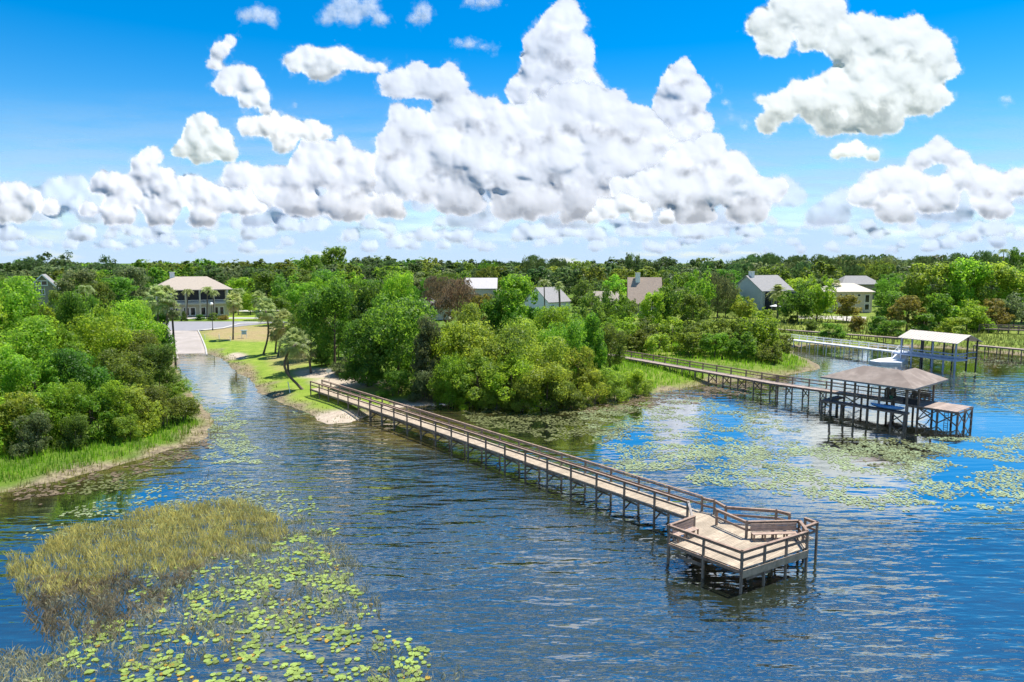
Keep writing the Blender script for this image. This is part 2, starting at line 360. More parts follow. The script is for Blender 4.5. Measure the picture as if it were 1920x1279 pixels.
tag(np_obj('ground', np.stack([GX, GY, GZ], -1).reshape(-1, 3), GF, gm, smooth=True,
    attrs={'mud': mud.ravel(), 'sand': sand.ravel(), 'dry': dry.ravel(), 'marsh': marsh.ravel(), 'lawn': lawn.ravel()}), kind='structure')

# water: one sheet; its body is brown and clear-bottomed in the shallows, dark olive further out
shal = np.clip(1 + (S + 1.0) / 7.0, 0, 1) * np.where(S < 1.5, 1, 0)
WPX, WPY = proj(GX, np.maximum(GY, 20), 0 * GX)
def wblob(cx, cy, rx, ry, soft=0.6):
    d = np.sqrt(((WPX - cx) / rx) ** 2 + ((WPY - cy) / ry) ** 2); return np.clip((1 - d) / soft, 0, 1)
shal = np.maximum(shal * .8, wblob(780, 810, 170, 45) * .95)
calm = np.maximum.reduce([wblob(400, 720, 130, 90), wblob(1250, 800, 420, 85, .5), wblob(1750, 860, 500, 130, .4), wblob(1600, 690, 200, 60), wblob(150, 930, 300, 60)])
calm = np.maximum(calm, np.clip((GY - 85) / 35, 0, 1) * .95)
ruf = np.clip(wblob(1750, 690, 90, 30) + wblob(820, 1010, 520, 160, .8), 0, 1)
wm = bpy.data.materials.new('water'); wm.use_nodes = True; n, l = wm.node_tree.nodes, wm.node_tree.links; n.clear()
out = n.new('ShaderNodeOutputMaterial'); geo = n.new('ShaderNodeNewGeometry')
def mapped(rot, sc):
    mp = n.new('ShaderNodeMapping'); mp.inputs['Rotation'].default_value = (0, 0, rot); mp.inputs['Scale'].default_value = sc; l.new(geo.outputs['Position'], mp.inputs['Vector']); return mp.outputs[0]
def mth(op, a, b):
    m_ = n.new('ShaderNodeMath'); m_.operation = op
    for s_, v in zip(m_.inputs, (a, b)):
        if isinstance(v, (int, float)): s_.default_value = v
        else: l.new(v, s_)
    return m_.outputs[0]
body = mixc(rng(noise(0.15, 4), .35, .65), (0.016, 0.024, 0.016), (0.028, 0.036, 0.020))
sh2 = mixc(rng(noise(0.9, 4, mapped(.5, (.5, 1.4, 1))), .42, .6), (0.055, 0.042, 0.012), (0.16, 0.13, 0.035))
body = mixc(attr('shallow'), body, sh2)
df = n.new('ShaderNodeBsdfDiffuse'); l.new(body, df.inputs['Color'])
gl = n.new('ShaderNodeBsdfGlossy'); gl.inputs['Roughness'].default_value = 0.03; gl.inputs['Color'].default_value = (0.90, 0.885, 0.87, 1)
w1 = noise(1.0, 4, mapped(R(-14), (0.26, 0.85, 1)), .42); w2 = noise(1.0, 2, mapped(R(12), (0.6, 1.9, 1)), .4); w3 = noise(0.22, 2, mapped(R(-5), (0.5, 1, 1)), .5)
ht = mth('ADD', mth('MULTIPLY', w1, 1.0), mth('MULTIPLY', w2, 0.38))
patch = rng(noise(0.05, 3, mapped(.3, (.6, 1, 1))), .36, .64, .42, 1.35)
amp = mth('MULTIPLY', patch, rng(attr('calm'), 0, 1, 1.0, 0.12)); amp = mth('MULTIPLY', amp, rng(attr('rough'), 0, 1, 0.75, 1.25))
bp = n.new('ShaderNodeBump'); bp.inputs['Strength'].default_value = 1.0; bp.inputs['Distance'].default_value = 0.30
l.new(mth('MULTIPLY', ht, amp), bp.inputs['Height']); l.new(bp.outputs[0], gl.inputs['Normal'])
fr = n.new('ShaderNodeFresnel'); fr.inputs['IOR'].default_value = 1.33; l.new(bp.outputs[0], fr.inputs['Normal'])
fac = mth('MINIMUM', mth('ADD', mth('ADD', mth('MULTIPLY', fr.outputs[0], 0.9), 0.40), mth('MULTIPLY', attr('calm'), .22)), 0.93)
fac = mth('MULTIPLY', fac, rng(attr('shallow'), 0, 1, 1.0, .7))
mx = n.new('ShaderNodeMixShader'); l.new(fac, mx.inputs[0]); l.new(df.outputs[0], mx.inputs[1]); l.new(gl.outputs[0], mx.inputs[2]); l.new(mx.outputs[0], out.inputs[0])
tag(np_obj('water', np.stack([GX, GY, GX * 0], -1).reshape(-1, 3), GF, wm,
    attrs={'shallow': shal.ravel(), 'calm': calm.ravel(), 'rough': ruf.ravel()}), kind='structure')

# road, ramp, kerbs, paths: draped sheets
def clip_quad(poly, nu=24, nv=10):
    """bilinear patch over a quad of ground pixels"""
    a, b, c, d = [Vector(p) for p in poly]; vs = []
    for j in range(nv + 1):
        for i in range(nu + 1):
            u, v = i / nu, j / nv; q = (a * (1 - u) + b * u) * (1 - v) + (d * (1 - u) + c * u) * v; vs.append(q)
    fs = [(j * (nu + 1) + i, j * (nu + 1) + i + 1, (j + 1) * (nu + 1) + i + 1, (j + 1) * (nu + 1) + i) for j in range(nv) for i in range(nu)]
    return vs, fs
def strip(name, left, right, dz, mt, sub=6, thick=0.0, zmin=None):
    """draped ribbon between two pixel polylines of equal length"""
    L, Rr = [], []
    for lst, o in ((left, L), (right, Rr)):
        q = [at(x, y, 1.3) if y < 640 else atg(x, y) for x, y in lst]
        for i in range(len(q) - 1):
            for k in range(sub): o.append(q[i].lerp(q[i + 1], k / sub))
        o.append(q[-1])
    nu = 8; vs = []; 
    for a, b in zip(L, Rr):
        for k in range(nu + 1):
            c = a.lerp(b, k / nu); vs.append([c.x, c.y, 0])
    vs = np.array(vs); z = height(vs[:, 0], vs[:, 1]) + dz
    if zmin is not None: z = np.maximum(z, zmin)
    vs[:, 2] = z; m_ = len(L)
    fs = [(j * (nu + 1) + i, j * (nu + 1) + i + 1, (j + 1) * (nu + 1) + i + 1, (j + 1) * (nu + 1) + i) for j in range(m_ - 1) for i in range(nu)]
    if thick:
        o = np_obj(name, vs, fs, mt); s_ = o.modifiers.new('thick', 'SOLIDIFY'); s_.thickness = thick; s_.offset = 0
        return tag(o, kind='structure')
    return tag(np_obj(name, vs, fs, mt), kind='structure')
strip('boat_ramp', [(316, 672), (317, 655), (316, 640), (313, 622)], [(388, 668), (386, 655), (380, 640), (371, 622.5)], 0.10, M['concrete'], 6, 0.1)
strip('ramp_kerb', [(386, 666), (384.5, 652), (378.5, 638), (370, 621.5)], [(389.5, 666), (387.5, 652), (381, 638), (372, 621.5)], 0.22, M['kerb'], 4, 0.2)
strip('road', [(240, 603), (330, 604.5), (430, 604.5), (530, 605)], [(240, 625), (320, 622), (372, 621.5), (420, 617)], 0.06, M['asphalt'], 6)
strip('road', [(428, 604.5), (470, 604.5), (530, 605), (640, 606)], [(418, 617), (450, 609), (500, 607.5), (640, 609)], 0.066, M['asphalt'], 6)
strip('kerb', [(372, 622.3), (420, 617.6), (450, 609.6), (500, 608.2)], [(372, 620.8), (418, 616.4), (448, 608.4), (500, 606.8)], 0.15, M['kerb'], 6, 0.12)
strip('sidewalk', [(240, 597.5), (330, 597.5), (400, 597.0), (500, 597.0)], [(240, 599.8), (330, 600), (400, 599.4), (500, 599.2)], 0.07, M['kerb'], 6)
strip('driveway', [(430, 583.5), (480, 583.5), (530, 583.5)], [(430, 585.8), (480, 585.8), (530, 585.8)], 0.06, M['kerb'], 6)
strip('beach_path', [(1490, 594), (1560, 594), (1625, 596)], [(1500, 599), (1560, 600), (1620, 607)], 0.07, mat('pale_sand', (.46, .42, .36), .9, .15, 1), 6)

# ------------------------------------------------------------------ clouds: relief of piled round heads, lit by the sun, with shade painted into the undersides
def cloud_mat(name, tmix, tint, tr_tint, soft=1.0):
    m = bpy.data.materials.new(name); m.use_nodes = True; nt = m.node_tree; n, l = nt.nodes, nt.links; n.clear()
    out = n.new('ShaderNodeOutputMaterial'); d = n.new('ShaderNodeBsdfDiffuse'); d.inputs['Color'].default_value = (*tint, 1)
    t = n.new('ShaderNodeBsdfTranslucent'); t.inputs['Color'].default_value = (*tr_tint, 1)
    a = n.new('ShaderNodeAttribute'); a.attribute_name = 'thick'; tr = n.new('ShaderNodeBsdfTransparent')
    b = n.new('ShaderNodeAttribute'); b.attribute_name = 'painted_gloom'
    cm = n.new('ShaderNodeMix'); cm.data_type = 'RGBA'; cm.inputs['A'].default_value = (*tr_tint, 1); cm.inputs['B'].default_value = (tr_tint[0] * .42, tr_tint[1] * .5, tr_tint[2] * .62, 1)  # darker, bluer transmitted colour: painted shade on cloud undersides
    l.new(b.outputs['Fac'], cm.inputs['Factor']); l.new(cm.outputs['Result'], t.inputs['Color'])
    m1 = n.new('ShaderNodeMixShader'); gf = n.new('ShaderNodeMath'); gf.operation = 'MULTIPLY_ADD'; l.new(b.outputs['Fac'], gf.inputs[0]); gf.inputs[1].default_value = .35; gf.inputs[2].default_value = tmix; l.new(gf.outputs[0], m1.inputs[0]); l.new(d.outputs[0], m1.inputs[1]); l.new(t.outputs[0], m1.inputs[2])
    m2 = n.new('ShaderNodeMixShader'); l.new(a.outputs['Fac'], m2.inputs[0]); l.new(tr.outputs[0], m2.inputs[1]); l.new(m1.outputs[0], m2.inputs[2])
    l.new(m2.outputs[0], out.inputs[0]); return m
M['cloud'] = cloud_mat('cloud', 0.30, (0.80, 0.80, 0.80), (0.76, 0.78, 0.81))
M['cloud_far'] = cloud_mat('cloud_far', 0.32, (0.64, 0.70, 0.77), (0.60, 0.67, 0.75))  # bluer, duller tint: distance haze painted into the cloud colour
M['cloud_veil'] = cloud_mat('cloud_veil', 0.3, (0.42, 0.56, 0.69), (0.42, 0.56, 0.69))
def boxblur(a, r):
    r = int(r)
    if r < 1: return a
    for ax in (0, 1):
        p = np.pad(a, [(r + 1, r) if k == ax else (0, 0) for k in (0, 1)], mode='edge'); c = np.cumsum(p, axis=ax)
        a = (np.take(c, range(2 * r + 1, c.shape[ax]), ax) - np.take(c, range(0, c.shape[ax] - 2 * r - 1), ax)) / (2 * r + 1)
    return a
def cloud(label, blobs, base, D, step=2.0, mt='cloud', seed=1, soft=2.0, base_soft=14, minr=3.2, opac=1.0, wisp=0.5, cat='cloud', bulge=1.0, lean=1.35, relief=0.72, turn=0.0, flat=.6):
    rs = random.Random(seed); m = 60
    x0 = min(b[0] - b[2] * 1.5 for b in blobs) - m * step / 2; x1 = max(b[0] + b[2] * 1.5 for b in blobs) + m * step / 2
    y0 = min(b[1] - b[2] * 1.5 for b in blobs) - m * step / 2; y1 = min(base + 40 * step / 2, max(b[1] + b[2] * 1.5 for b in blobs) + m * step / 2)
    gx = np.arange(x0, x1, step); gy = np.arange(y0, y1, step); nx_, ny_ = len(gx), len(gy)
    Z = np.full((ny_, nx_), -1e9)
    XX, YY = np.meshgrid(gx, gy); rr0 = max(b[2] for b in blobs) * .5; sc_ = rr0 * .9 / 1.0
    WX = fbm(XX / sc_, YY / sc_, seed + 40, 4, .55) * rr0 * .55; WY = fbm(XX / sc_, YY / sc_, seed + 60, 4, .55) * rr0 * .55
    def splat(x, y, z, r, yb):
        e = r * 1.5 + 2
        i0 = max(int((x - e - x0) / step), 0); i1 = min(int((x + e - x0) / step) + 2, nx_); j0 = max(int((y - e - y0) / step), 0); j1 = min(int((y + e - y0) / step) + 2, ny_)
        if i1 <= i0 or j1 <= j0: return
        sl = (slice(j0, j1), slice(i0, i1)); k_ = min(1.0, r / rr0); dx = gx[i0:i1][None, :] - x + WX[sl] * k_; dy = gy[j0:j1][:, None] - y + WY[sl] * k_; q = r * r - dx * dx - dy * dy
        zz = np.where((q > 0) & (gy[j0:j1][:, None] + WY[sl] * .5 < yb), z + np.sqrt(np.maximum(q, 0)), -1e9); Z[j0:j1, i0:i1] = np.maximum(Z[j0:j1, i0:i1], zz)
    def kids(x, y, z, r, lev, yb):
        splat(x, y, z, r, yb)
        if r * .3 < minr or lev > 3: return
        nk = (30, 13, 8, 5)[lev]
        for _ in range(nk):
            a = rs.uniform(0, 6.283); e = rs.uniform(0.0, 1.0); el = math.asin(e)
            dx, dy, dz = math.cos(a) * math.cos(el), math.sin(a) * math.cos(el), math.sin(el)
            if dy > .45 and rs.random() < .75: continue
            q = r * rs.uniform(.6, 1.05); cr = r * rs.uniform(.22, .52) * (1 if dy < 0.1 else .8)
            cx, cy_ = x + dx * q, y + dy * q
            if cy_ > base or cy_ > yb - cr * .3: continue
            kids(cx, cy_, z + dz * q * .9, cr, lev + 1, yb)
    for b in blobs:
        kids(b[0], b[1], rs.uniform(-.3, .3) * b[2] * bulge, b[2] * .8, 0, b[1] + b[2] * flat)
    C = (Z > -1e8).astype(float); low = Z[Z > -1e8].min() if C.any() else 0
    Zf = np.where(C > 0, Z, low)
    X, Y = np.meshgrid(gx, gy)
    n1 = fbm(X / 34, Y / 34, seed + 5, 5, .6); n2 = fbm(X / 9, Y / 9, seed + 9, 3, .6)
    rr = max(b[2] for b in blobs)
    # soften creases with depth inside; bases smoother and greyer
    n3 = fbm(X / 4.5, Y / 4.5, seed + 19, 2, .6); cs = boxblur(boxblur(C, 3 * 2 / step), 3 * 2 / step); wsum = lambda a, r: boxblur(boxblur(a * C, r), r) / np.maximum(boxblur(boxblur(C, r), r), 1e-3)
    Zs = wsum(Zf, max(1, 2.6 / step)); Zb = wsum(Zf, max(2, rr * .13 / step)); Zo = wsum(Zf, max(4, 14 / step)); Zs = np.where(C > 0, Zs, Zo); Zb = np.where(C > 0, Zb, Zo)
    low_w = np.clip((Y - (base - rr * 1.1)) / (rr * 1.1), 0, 1)
    k = .55 + .3 * low_w
    Zr = Zs * (1 - k) + Zb * k + n1 * rr * .045 + n2 * .35; Zr = boxblur(Zr, 1)
    edge = np.clip((cs - .30 + n2 * .22 + n1 * .14 + n3 * .12) / (.17 * soft), 0, 1); edge = edge * edge * (3 - 2 * edge)
    dist = wsum(C, 1) * boxblur(boxblur(C, rr * .12 / step), rr * .12 / step)
    bw = base + n1 * 14
    al = edge * np.clip((bw - Y) / base_soft + .5, 0, 1)
    al = al * np.clip(.35 + (dist - .25) * 2.2 + n2 * wisp * .5, 0, 1) * opac
    G = np.zeros_like(X)
    for b in blobs:
        G = np.maximum(G, 1 - np.sqrt(((X - b[0] + WX * .8) / (b[2] * .95)) ** 2 + ((Y - b[1] - b[2] * .5 + WY * .8) / (b[2] * .42)) ** 2))
    G = boxblur(np.clip(G * 1.5, 0, 1), max(1, 5 / step))
    fringe = np.clip(boxblur(boxblur(C, 10 / step), 10 / step) * 7, 0, 1) * np.clip(boxblur(boxblur(C, 8 / step), 8 / step) * 1.1 - .28 + n1 * .45 + n2 * .28, 0, 1) * .5 * np.clip((bw + 8 - Y) / base_soft + .5, 0, 1) * opac
    al = np.maximum(al, fringe)
    painted_gloom = np.clip(low_w * 1.0 * np.clip(dist * 1.5 - .35, 0, 1) + n1 * .35 * low_w + G * (.38 + n1) * np.clip(dist * 1.6 - .4, 0, 1), 0, 1)  # mask of the painted shade: cloud bases and lower part of each head
    t = D - Zr * relief * D / F + lean * (base - Y) * D / F
    u = (X - 960) / F; v = (639.5 - Y) / F
    V = np.stack([u * t, (CP + v * SP) * t, CAM_H + (-SP + v * CP) * t], -1).reshape(-1, 3)
    if turn: V = np.stack([V[:, 0] * math.cos(turn) - V[:, 1] * math.sin(turn), V[:, 0] * math.sin(turn) + V[:, 1] * math.cos(turn), V[:, 2]], 1)
    keep = boxblur(al, 1) > .004
    jj = (np.arange(ny_ - 1)[:, None] * nx_ + np.arange(nx_ - 1)[None, :])
    kk = keep[:-1, :-1] | keep[1:, :-1] | keep[:-1, 1:] | keep[1:, 1:]
    q = jj[kk]; Fc = np.stack([q, q + nx_, q + nx_ + 1, q + 1], 1)
    used = np.unique(Fc); mp = np.zeros(nx_ * ny_, np.int64); mp[used] = np.arange(len(used))
    return tag(np_obj('cloud', V[used], mp[Fc], M[mt], smooth=True, attrs={'thick': al.ravel()[used], 'painted_gloom': painted_gloom.ravel()[used]}), label, None, None, 'structure')
K = 1000.0
# towering head and its neighbours, far
cloud('tall white cloud tower rising to the top of the picture', [(1052, 45, 42), (1040, 85, 52), (1066, 100, 52), (1015, 140, 50), (1060, 150, 62), (1000, 190, 50), (1080, 195, 60), (1040, 230, 60), (1010, 250, 50)], 300, 27 * K, seed=3, soft=1.2)
cloud('narrow cloud tower right of the tall tower', [(1278, 140, 32), (1262, 168, 34), (1292, 185, 40), (1258, 215, 42), (1298, 240, 42), (1270, 270, 50), (1240, 190, 18)], 330, 26 * K, seed=4, soft=1.2)
# main bank
cloud('broad heaped cloud bank filling the middle of the sky', [(745, 165, 36), (790, 160, 40), (832, 165, 40), (725, 150, 18), (855, 215, 48), (905, 220, 44), (770, 235, 42), (960, 250, 58), (1000, 235, 50), (1065, 215, 55),
    (1130, 215, 55), (1185, 235, 48), (1215, 260, 40), (830, 290, 70), (740, 275, 38), (920, 310, 80), (1040, 300, 80), (1150, 300, 80), (1240, 300, 55), (760, 340, 60), (860, 370, 60), (980, 380, 60), (1100, 380, 60)], 430, 15 * K, seed=5, relief=.5)
cloud('lumpy right shoulder of the cloud bank', [(1330, 290, 40), (1290, 300, 40), (1370, 320, 42), (1400, 350, 40), (1440, 365, 30), (1340, 350, 60), (1270, 350, 60), (1200, 370, 50), (1300, 395, 45), (1400, 395, 45), (1465, 350, 18)], 430, 12.4 * K, seed=6, relief=.55)
cloud('small bright cumulus low in the right half of the bank', [(1140, 395, 26), (1175, 385, 24), (1205, 400, 26), (1250, 410, 18), (1110, 412, 14)], 428, 10.5 * K, seed=7, soft=1.5)
cloud('white cloud ridge left of the tall tower', [(655, 330, 55), (600, 320, 55), (560, 335, 45), (700, 330, 50), (640, 290, 30), (505, 335, 32), (450, 335, 35), (560, 380, 45), (650, 385, 50), (730, 385, 40), (480, 370, 36)], 425, 20 * K, seed=8, relief=.55)
cloud('big bright double cloud high on the right', [(1440, 50, 42), (1480, 20, 45), (1540, 30, 55), (1450, 85, 36), (1520, 75, 38), (1585, 80, 48), (1620, 60, 40), (1660, 75, 45), (1705, 80, 48), (1752, 105, 42), (1775, 130, 26), (1710, 150, 70),
    (1640, 165, 75), (1570, 185, 58), (1510, 190, 44), (1468, 210, 36), (1440, 235, 26), (1425, 190, 12), (1570, 225, 50), (1650, 220, 55), (1730, 190, 45)], 262, 6 * K, seed=9, base_soft=22)
cloud('leaning cloud plume with a knobbed top at upper left', [(432, 78, 16), (412, 96, 22), (400, 120, 18), (438, 150, 32), (470, 155, 30), (425, 165, 26), (487, 185, 22), (468, 188, 26), (498, 208, 14)], 228, 9.4 * K, seed=10, soft=2.4)
cloud('flat white cloud alone in the blue at upper left', [(590, 112, 30), (560, 120, 28), (625, 118, 34), (600, 135, 30), (660, 118, 24), (690, 128, 16), (715, 130, 14)], 166, 9 * K, seed=11, soft=2.6)
cloud('rounded cloud below the leaning plume', [(505, 238, 32), (470, 240, 26), (545, 245, 30), (585, 250, 26), (610, 252, 18), (455, 232, 14), (530, 270, 30)], 305, 9.6 * K, seed=12, soft=2.4)
cloud('pointed white cloud at the left edge of the cloud mass', [(378, 235, 28), (365, 258, 32), (400, 270, 36), (345, 282, 24), (425, 290, 24), (380, 290, 30)], 312, 7 * K, seed=13, soft=1.6)
cloud('sloping cloud bank rising from the left', [(285, 295, 24), (268, 322, 30), (300, 345, 36), (210, 345, 30), (185, 352, 22), (240, 365, 38), (330, 365, 36), (375, 362, 34), (355, 345, 20), (410, 380, 34), (450, 385, 32), (482, 392, 20), (300, 400, 40), (220, 400, 40), (380, 405, 36), (165, 395, 20)], 435, 13 * K, seed=14)
cloud('low cloud at the far left edge', [(35, 360, 24), (8, 365, 26), (60, 378, 26), (95, 392, 20), (-30, 370, 34), (20, 400, 34), (-70, 380, 50)], 428, 10 * K, seed=15)
cloud('cloud heap at the right edge', [(1760, 290, 32), (1725, 300, 26), (1795, 300, 24), (1805, 335, 34), (1850, 345, 32), (1900, 350, 36), (1940, 345, 40), (1990, 340, 50), (1700, 345, 40), (1655, 345, 34), (1620, 370, 34), (1760, 370, 50), (1860, 385, 45), (1680, 395, 40)], 432, 11 * K, seed=16)
cloud('small cumulus under the big double cloud', [(1580, 285, 17), (1607, 283, 20), (1635, 292, 17), (1565, 292, 12)], 306, 8 * K, seed=17, soft=1.8)
for i, (lb, bl, bs) in enumerate([('wispy cloud scrap at the top left', [(478, 28, 22), (500, 32, 20), (455, 30, 14), (515, 48, 12)], 62), ('torn cloud at the top between two blue gaps', [(635, 25, 26), (662, 35, 22), (610, 38, 16), (690, 15, 24), (710, 38, 18), (650, 5, 26)], 66),
        ('faint ragged cloud at the top near the middle', [(790, 22, 20), (775, 36, 14), (800, 38, 12)], 56), ('thin streak of cloud at the top', [(880, 4, 14), (905, 6, 16), (930, 5, 14)], 20), ('thin flat wisp above the middle bank', [(855, 80, 11), (880, 84, 14), (905, 90, 12), (925, 95, 8)], 102),
        ('tiny cloud puff at the right', [(1885, 188, 12), (1895, 190, 8)], 200), ('tiny shred of cloud beside the narrow tower', [(1362, 193, 12), (1370, 222, 10), (1345, 160, 9), (1395, 240, 12)], 250), ('cloud scrap below the flat cloud', [(552, 198, 10), (640, 250, 9), (640, 218, 8)], 256)]):
    cloud(lb, bl, bs, 8 * K + i * 60, seed=30 + i, soft=5, base_soft=18, opac=.6, wisp=2.2, minr=2.6)
rs = random.Random(5)
cloud('distant line of small white clouds above the horizon', [(x + rs.uniform(-15, 15), 440 + rs.uniform(-22, 10), rs.uniform(12, 30)) for x in range(-120, 2060, 24)], 472, 46 * K, mt='cloud_far', seed=21, base_soft=24, opac=.9, bulge=2, soft=3, flat=.2)
cloud('distant row of pale clouds just above the trees', [(x + rs.uniform(-15, 15), 462 + rs.uniform(-12, 12), rs.uniform(10, 22)) for x in range(-120, 2060, 26)], 486, 56 * K, mt='cloud_far', seed=23, base_soft=26, opac=.8, bulge=2, soft=3, flat=.3)
cloud('distant heaped clouds behind the bank', [(x + rs.uniform(-20, 20), 395 + rs.uniform(-45, 25), rs.uniform(26, 52)) for x in range(-100, 2050, 42)], 450, 40 * K, step=3, mt='cloud_far', seed=22, base_soft=30, opac=.85, bulge=2, soft=3, flat=.3)
# clouds overhead, beyond the top of the frame: the lake mirrors them
for i, (cx, cyy, rr_, nb) in enumerate([(250, -150, 70, 5), (650, -220, 170, 9), (1150, -180, 120, 8), (1600, -330, 120, 6), (100, -520, 170, 7), (900, -620, 260, 10), (1900, -700, 150, 6), (-500, -250, 120, 6), (2400, -200, 140, 6), (500, -1250, 330, 9), (1400, -1300, 330, 9), (2500, -1100, 220, 5), (-300, -1300, 220, 5)]):
    r2 = random.Random(90 + i); cloud('white cumulus overhead mirrored in the lake', [(cx + r2.uniform(-1.6, 1.6) * rr_, cyy + r2.uniform(-.4, .4) * rr_, rr_ * r2.uniform(.5, .9)) for _ in range(nb)], cyy + rr_ * .9, 2.4 * K + 50 * i, step=9, minr=20, seed=50 + i, soft=3, wisp=1.0)['group'] = 'overhead clouds'
for i in range(9):      # added unseen clouds behind and beside the camera, filling the shade with light
    r2 = random.Random(200 + i); cx, cyy, rr_ = 960 + r2.uniform(-300, 300), (60, -450, -150)[i % 3], r2.uniform(170, 240)
    cloud('added unseen fill-light cumulus behind the viewpoint', [(cx + r2.uniform(-2.2, 2.2) * rr_, cyy + r2.uniform(-.5, .6) * rr_, rr_ * r2.uniform(.5, .9)) for _ in range(8)], cyy + rr_, 3 * K + 120 * i, step=16, minr=34, seed=80 + i, soft=3, turn=R(75 + i * 24), lean=.7)['group'] = 'added fill-light clouds behind the viewpoint'
# pale veil of high haze cloud near the horizon
gx = np.arange(-900, 2900, 14.0); gy = np.arange(150, 500, 4.0); X, Y = np.meshgrid(gx, gy)
al = np.clip((Y - 160) / 220, 0, 1) ** 1.1 * np.clip(.75 + fbm(X / 230, Y / 26, 71, 5, .6) * .8  + np.clip((Y - 430) / 60, 0, 1) * .6, 0, 1) * .92
D_ = 80 * K; t = D_ + 1.6 * (500 - Y) * D_ / F + fbm(X / 120, Y / 40, 72, 3) * 60
u = (X - 960) / F; v = (639.5 - Y) / F
q = (np.arange(len(gy) - 1)[:, None] * len(gx) + np.arange(len(gx) - 1)[None, :]).ravel()
tag(np_obj('cloud_veil', np.stack([u * t, (CP + v * SP) * t, CAM_H + (-SP + v * CP) * t], -1).reshape(-1, 3), np.stack([q, q + len(gx), q + len(gx) + 1, q + 1], 1), M['cloud_veil'], smooth=True,
    attrs={'thick': al.ravel(), 'painted_gloom': np.zeros(al.size)}), 'thin pale cloud veil low over the horizon', kind='structure')

# ------------------------------------------------------------------ vegetation prototypes (unit crowns: width 1, height 1)
def quads(P, N, size, rs, ratio=.55, roll=None):
    """leaf rhombs at P facing N"""
    n_ = len(P); N = N / np.maximum(np.linalg.norm(N, axis=1, keepdims=True), 1e-6)
    a = rs.normal(size=(n_, 3)); T = np.cross(N, a); T /= np.maximum(np.linalg.norm(T, axis=1, keepdims=True), 1e-6); B = np.cross(N, T)
    s_ = size * rs.uniform(.6, 1.35, (n_, 1))
    V = np.stack([P - T * s_, P + B * s_ * ratio + N * s_ * .15, P + T * s_, P - B * s_ * ratio + N * s_ * .15], 1).reshape(-1, 3)
    return V, np.arange(n_ * 4).reshape(-1, 4)
def crown_mesh(name, shape, nleaf, size, seed, mt):
    rs = np.random.RandomState(seed)
    nb = {'round': 34, 'tall': 30, 'shrub': 26, 'moss': 38, 'cone': 34, 'clump': 46}[shape]
    cs, rr_ = [], []
    for i in range(nb):
        a = rs.uniform(0, 6.283); 
        if shape == 'round' or shape == 'moss':
            z = rs.uniform(.12, .88); prof = math.sqrt(max(0, 1 - ((z - .42) / .58) ** 2)); q = rs.uniform(.3, 1) ** .6 * .40 * prof; r = rs.uniform(.065, .19)
        elif shape == 'tall':
            z = rs.uniform(.06, .9); prof = (1 - z) ** .55 * (.55 + .45 * min(1, z * 4)); q = rs.uniform(.2, 1) ** .6 * .38 * prof; r = rs.uniform(.08, .15)
        elif shape == 'cone':
            z = rs.uniform(.03, .93); prof = 1 - z * .9; q = rs.uniform(.2, 1) ** .6 * .38 * prof; r = rs.uniform(.07, .14)
        elif shape == 'clump':
            z = rs.uniform(.1, .9); prof = math.sqrt(max(0, 1 - ((z - .35) / .65) ** 2)); q = rs.uniform(.3, 1) ** .5 * .42 * prof; r = rs.uniform(.055, .15)
        else:
            z = rs.uniform(.08, .8); prof = math.sqrt(max(0, 1 - (z / 1.0) ** 2)); q = rs.uniform(.2, 1) ** .5 * .42 * prof; r = rs.uniform(.07, .2)
        cs.append((q * math.cos(a), q * math.sin(a), z)); rr_.append(r)
    cs = np.array(cs); rr_ = np.array(rr_); pr = rr_ ** 2; pr /= pr.sum()
    k = rs.choice(nb, nleaf, p=pr); d = rs.normal(size=(nleaf, 3)); d[:, 2] += .25; d /= np.linalg.norm(d, axis=1, keepdims=True)
    # leaves gather in sprigs so that the surface is broken
    ns = max(12, nleaf // 30); sk = rs.choice(nb, ns, p=pr); sd_ = rs.normal(size=(ns, 3)); sd_[:, 2] += .25; sd_ /= np.linalg.norm(sd_, axis=1, keepdims=True)
    j = rs.randint(0, ns, nleaf); use = rs.uniform(size=nleaf) < .72
    k = np.where(use, sk[j], k); d = np.where(use[:, None], sd_[j] + rs.normal(size=(nleaf, 3)) * .21, d); d /= np.linalg.norm(d, axis=1, keepdims=True)
    rad = rr_[k] * np.where(use, 1 + (rs.uniform(-.22, .34, ns)[j] + rs.uniform(-.07, .07, nleaf)), rs.uniform(.45, 1.08, nleaf)); sq = np.array([1, 1, .85])
    P = cs[k] + d * rad[:, None] * sq
    tuft = (rs.uniform(size=ns)[j] < .14) & use; P = P + np.where(tuft[:, None], (d * .5 + np.array([0, 0, .8])) * rs.uniform(0, .085, (nleaf, 1)), 0)
    P[:, 2] = np.maximum(P[:, 2], .005)
    N = d + rs.normal(size=(nleaf, 3)) * .55
    if shape == 'moss':
        N = N * np.array([1, 1, .3]); 
    V, Fq = quads(P, N, size, rs, .55 if shape != 'moss' else .35)
    if shape == 'moss':
        q = V.reshape(-1, 4, 3); c = q.mean(1, keepdims=True); q2 = (q - c) * np.array([.8, .8, 1.5]) + c; V = q2.reshape(-1, 3)
    V[:, 2] = np.clip(V[:, 2], 0, 1.04)
    return np_mesh(name, V, Fq, mt)
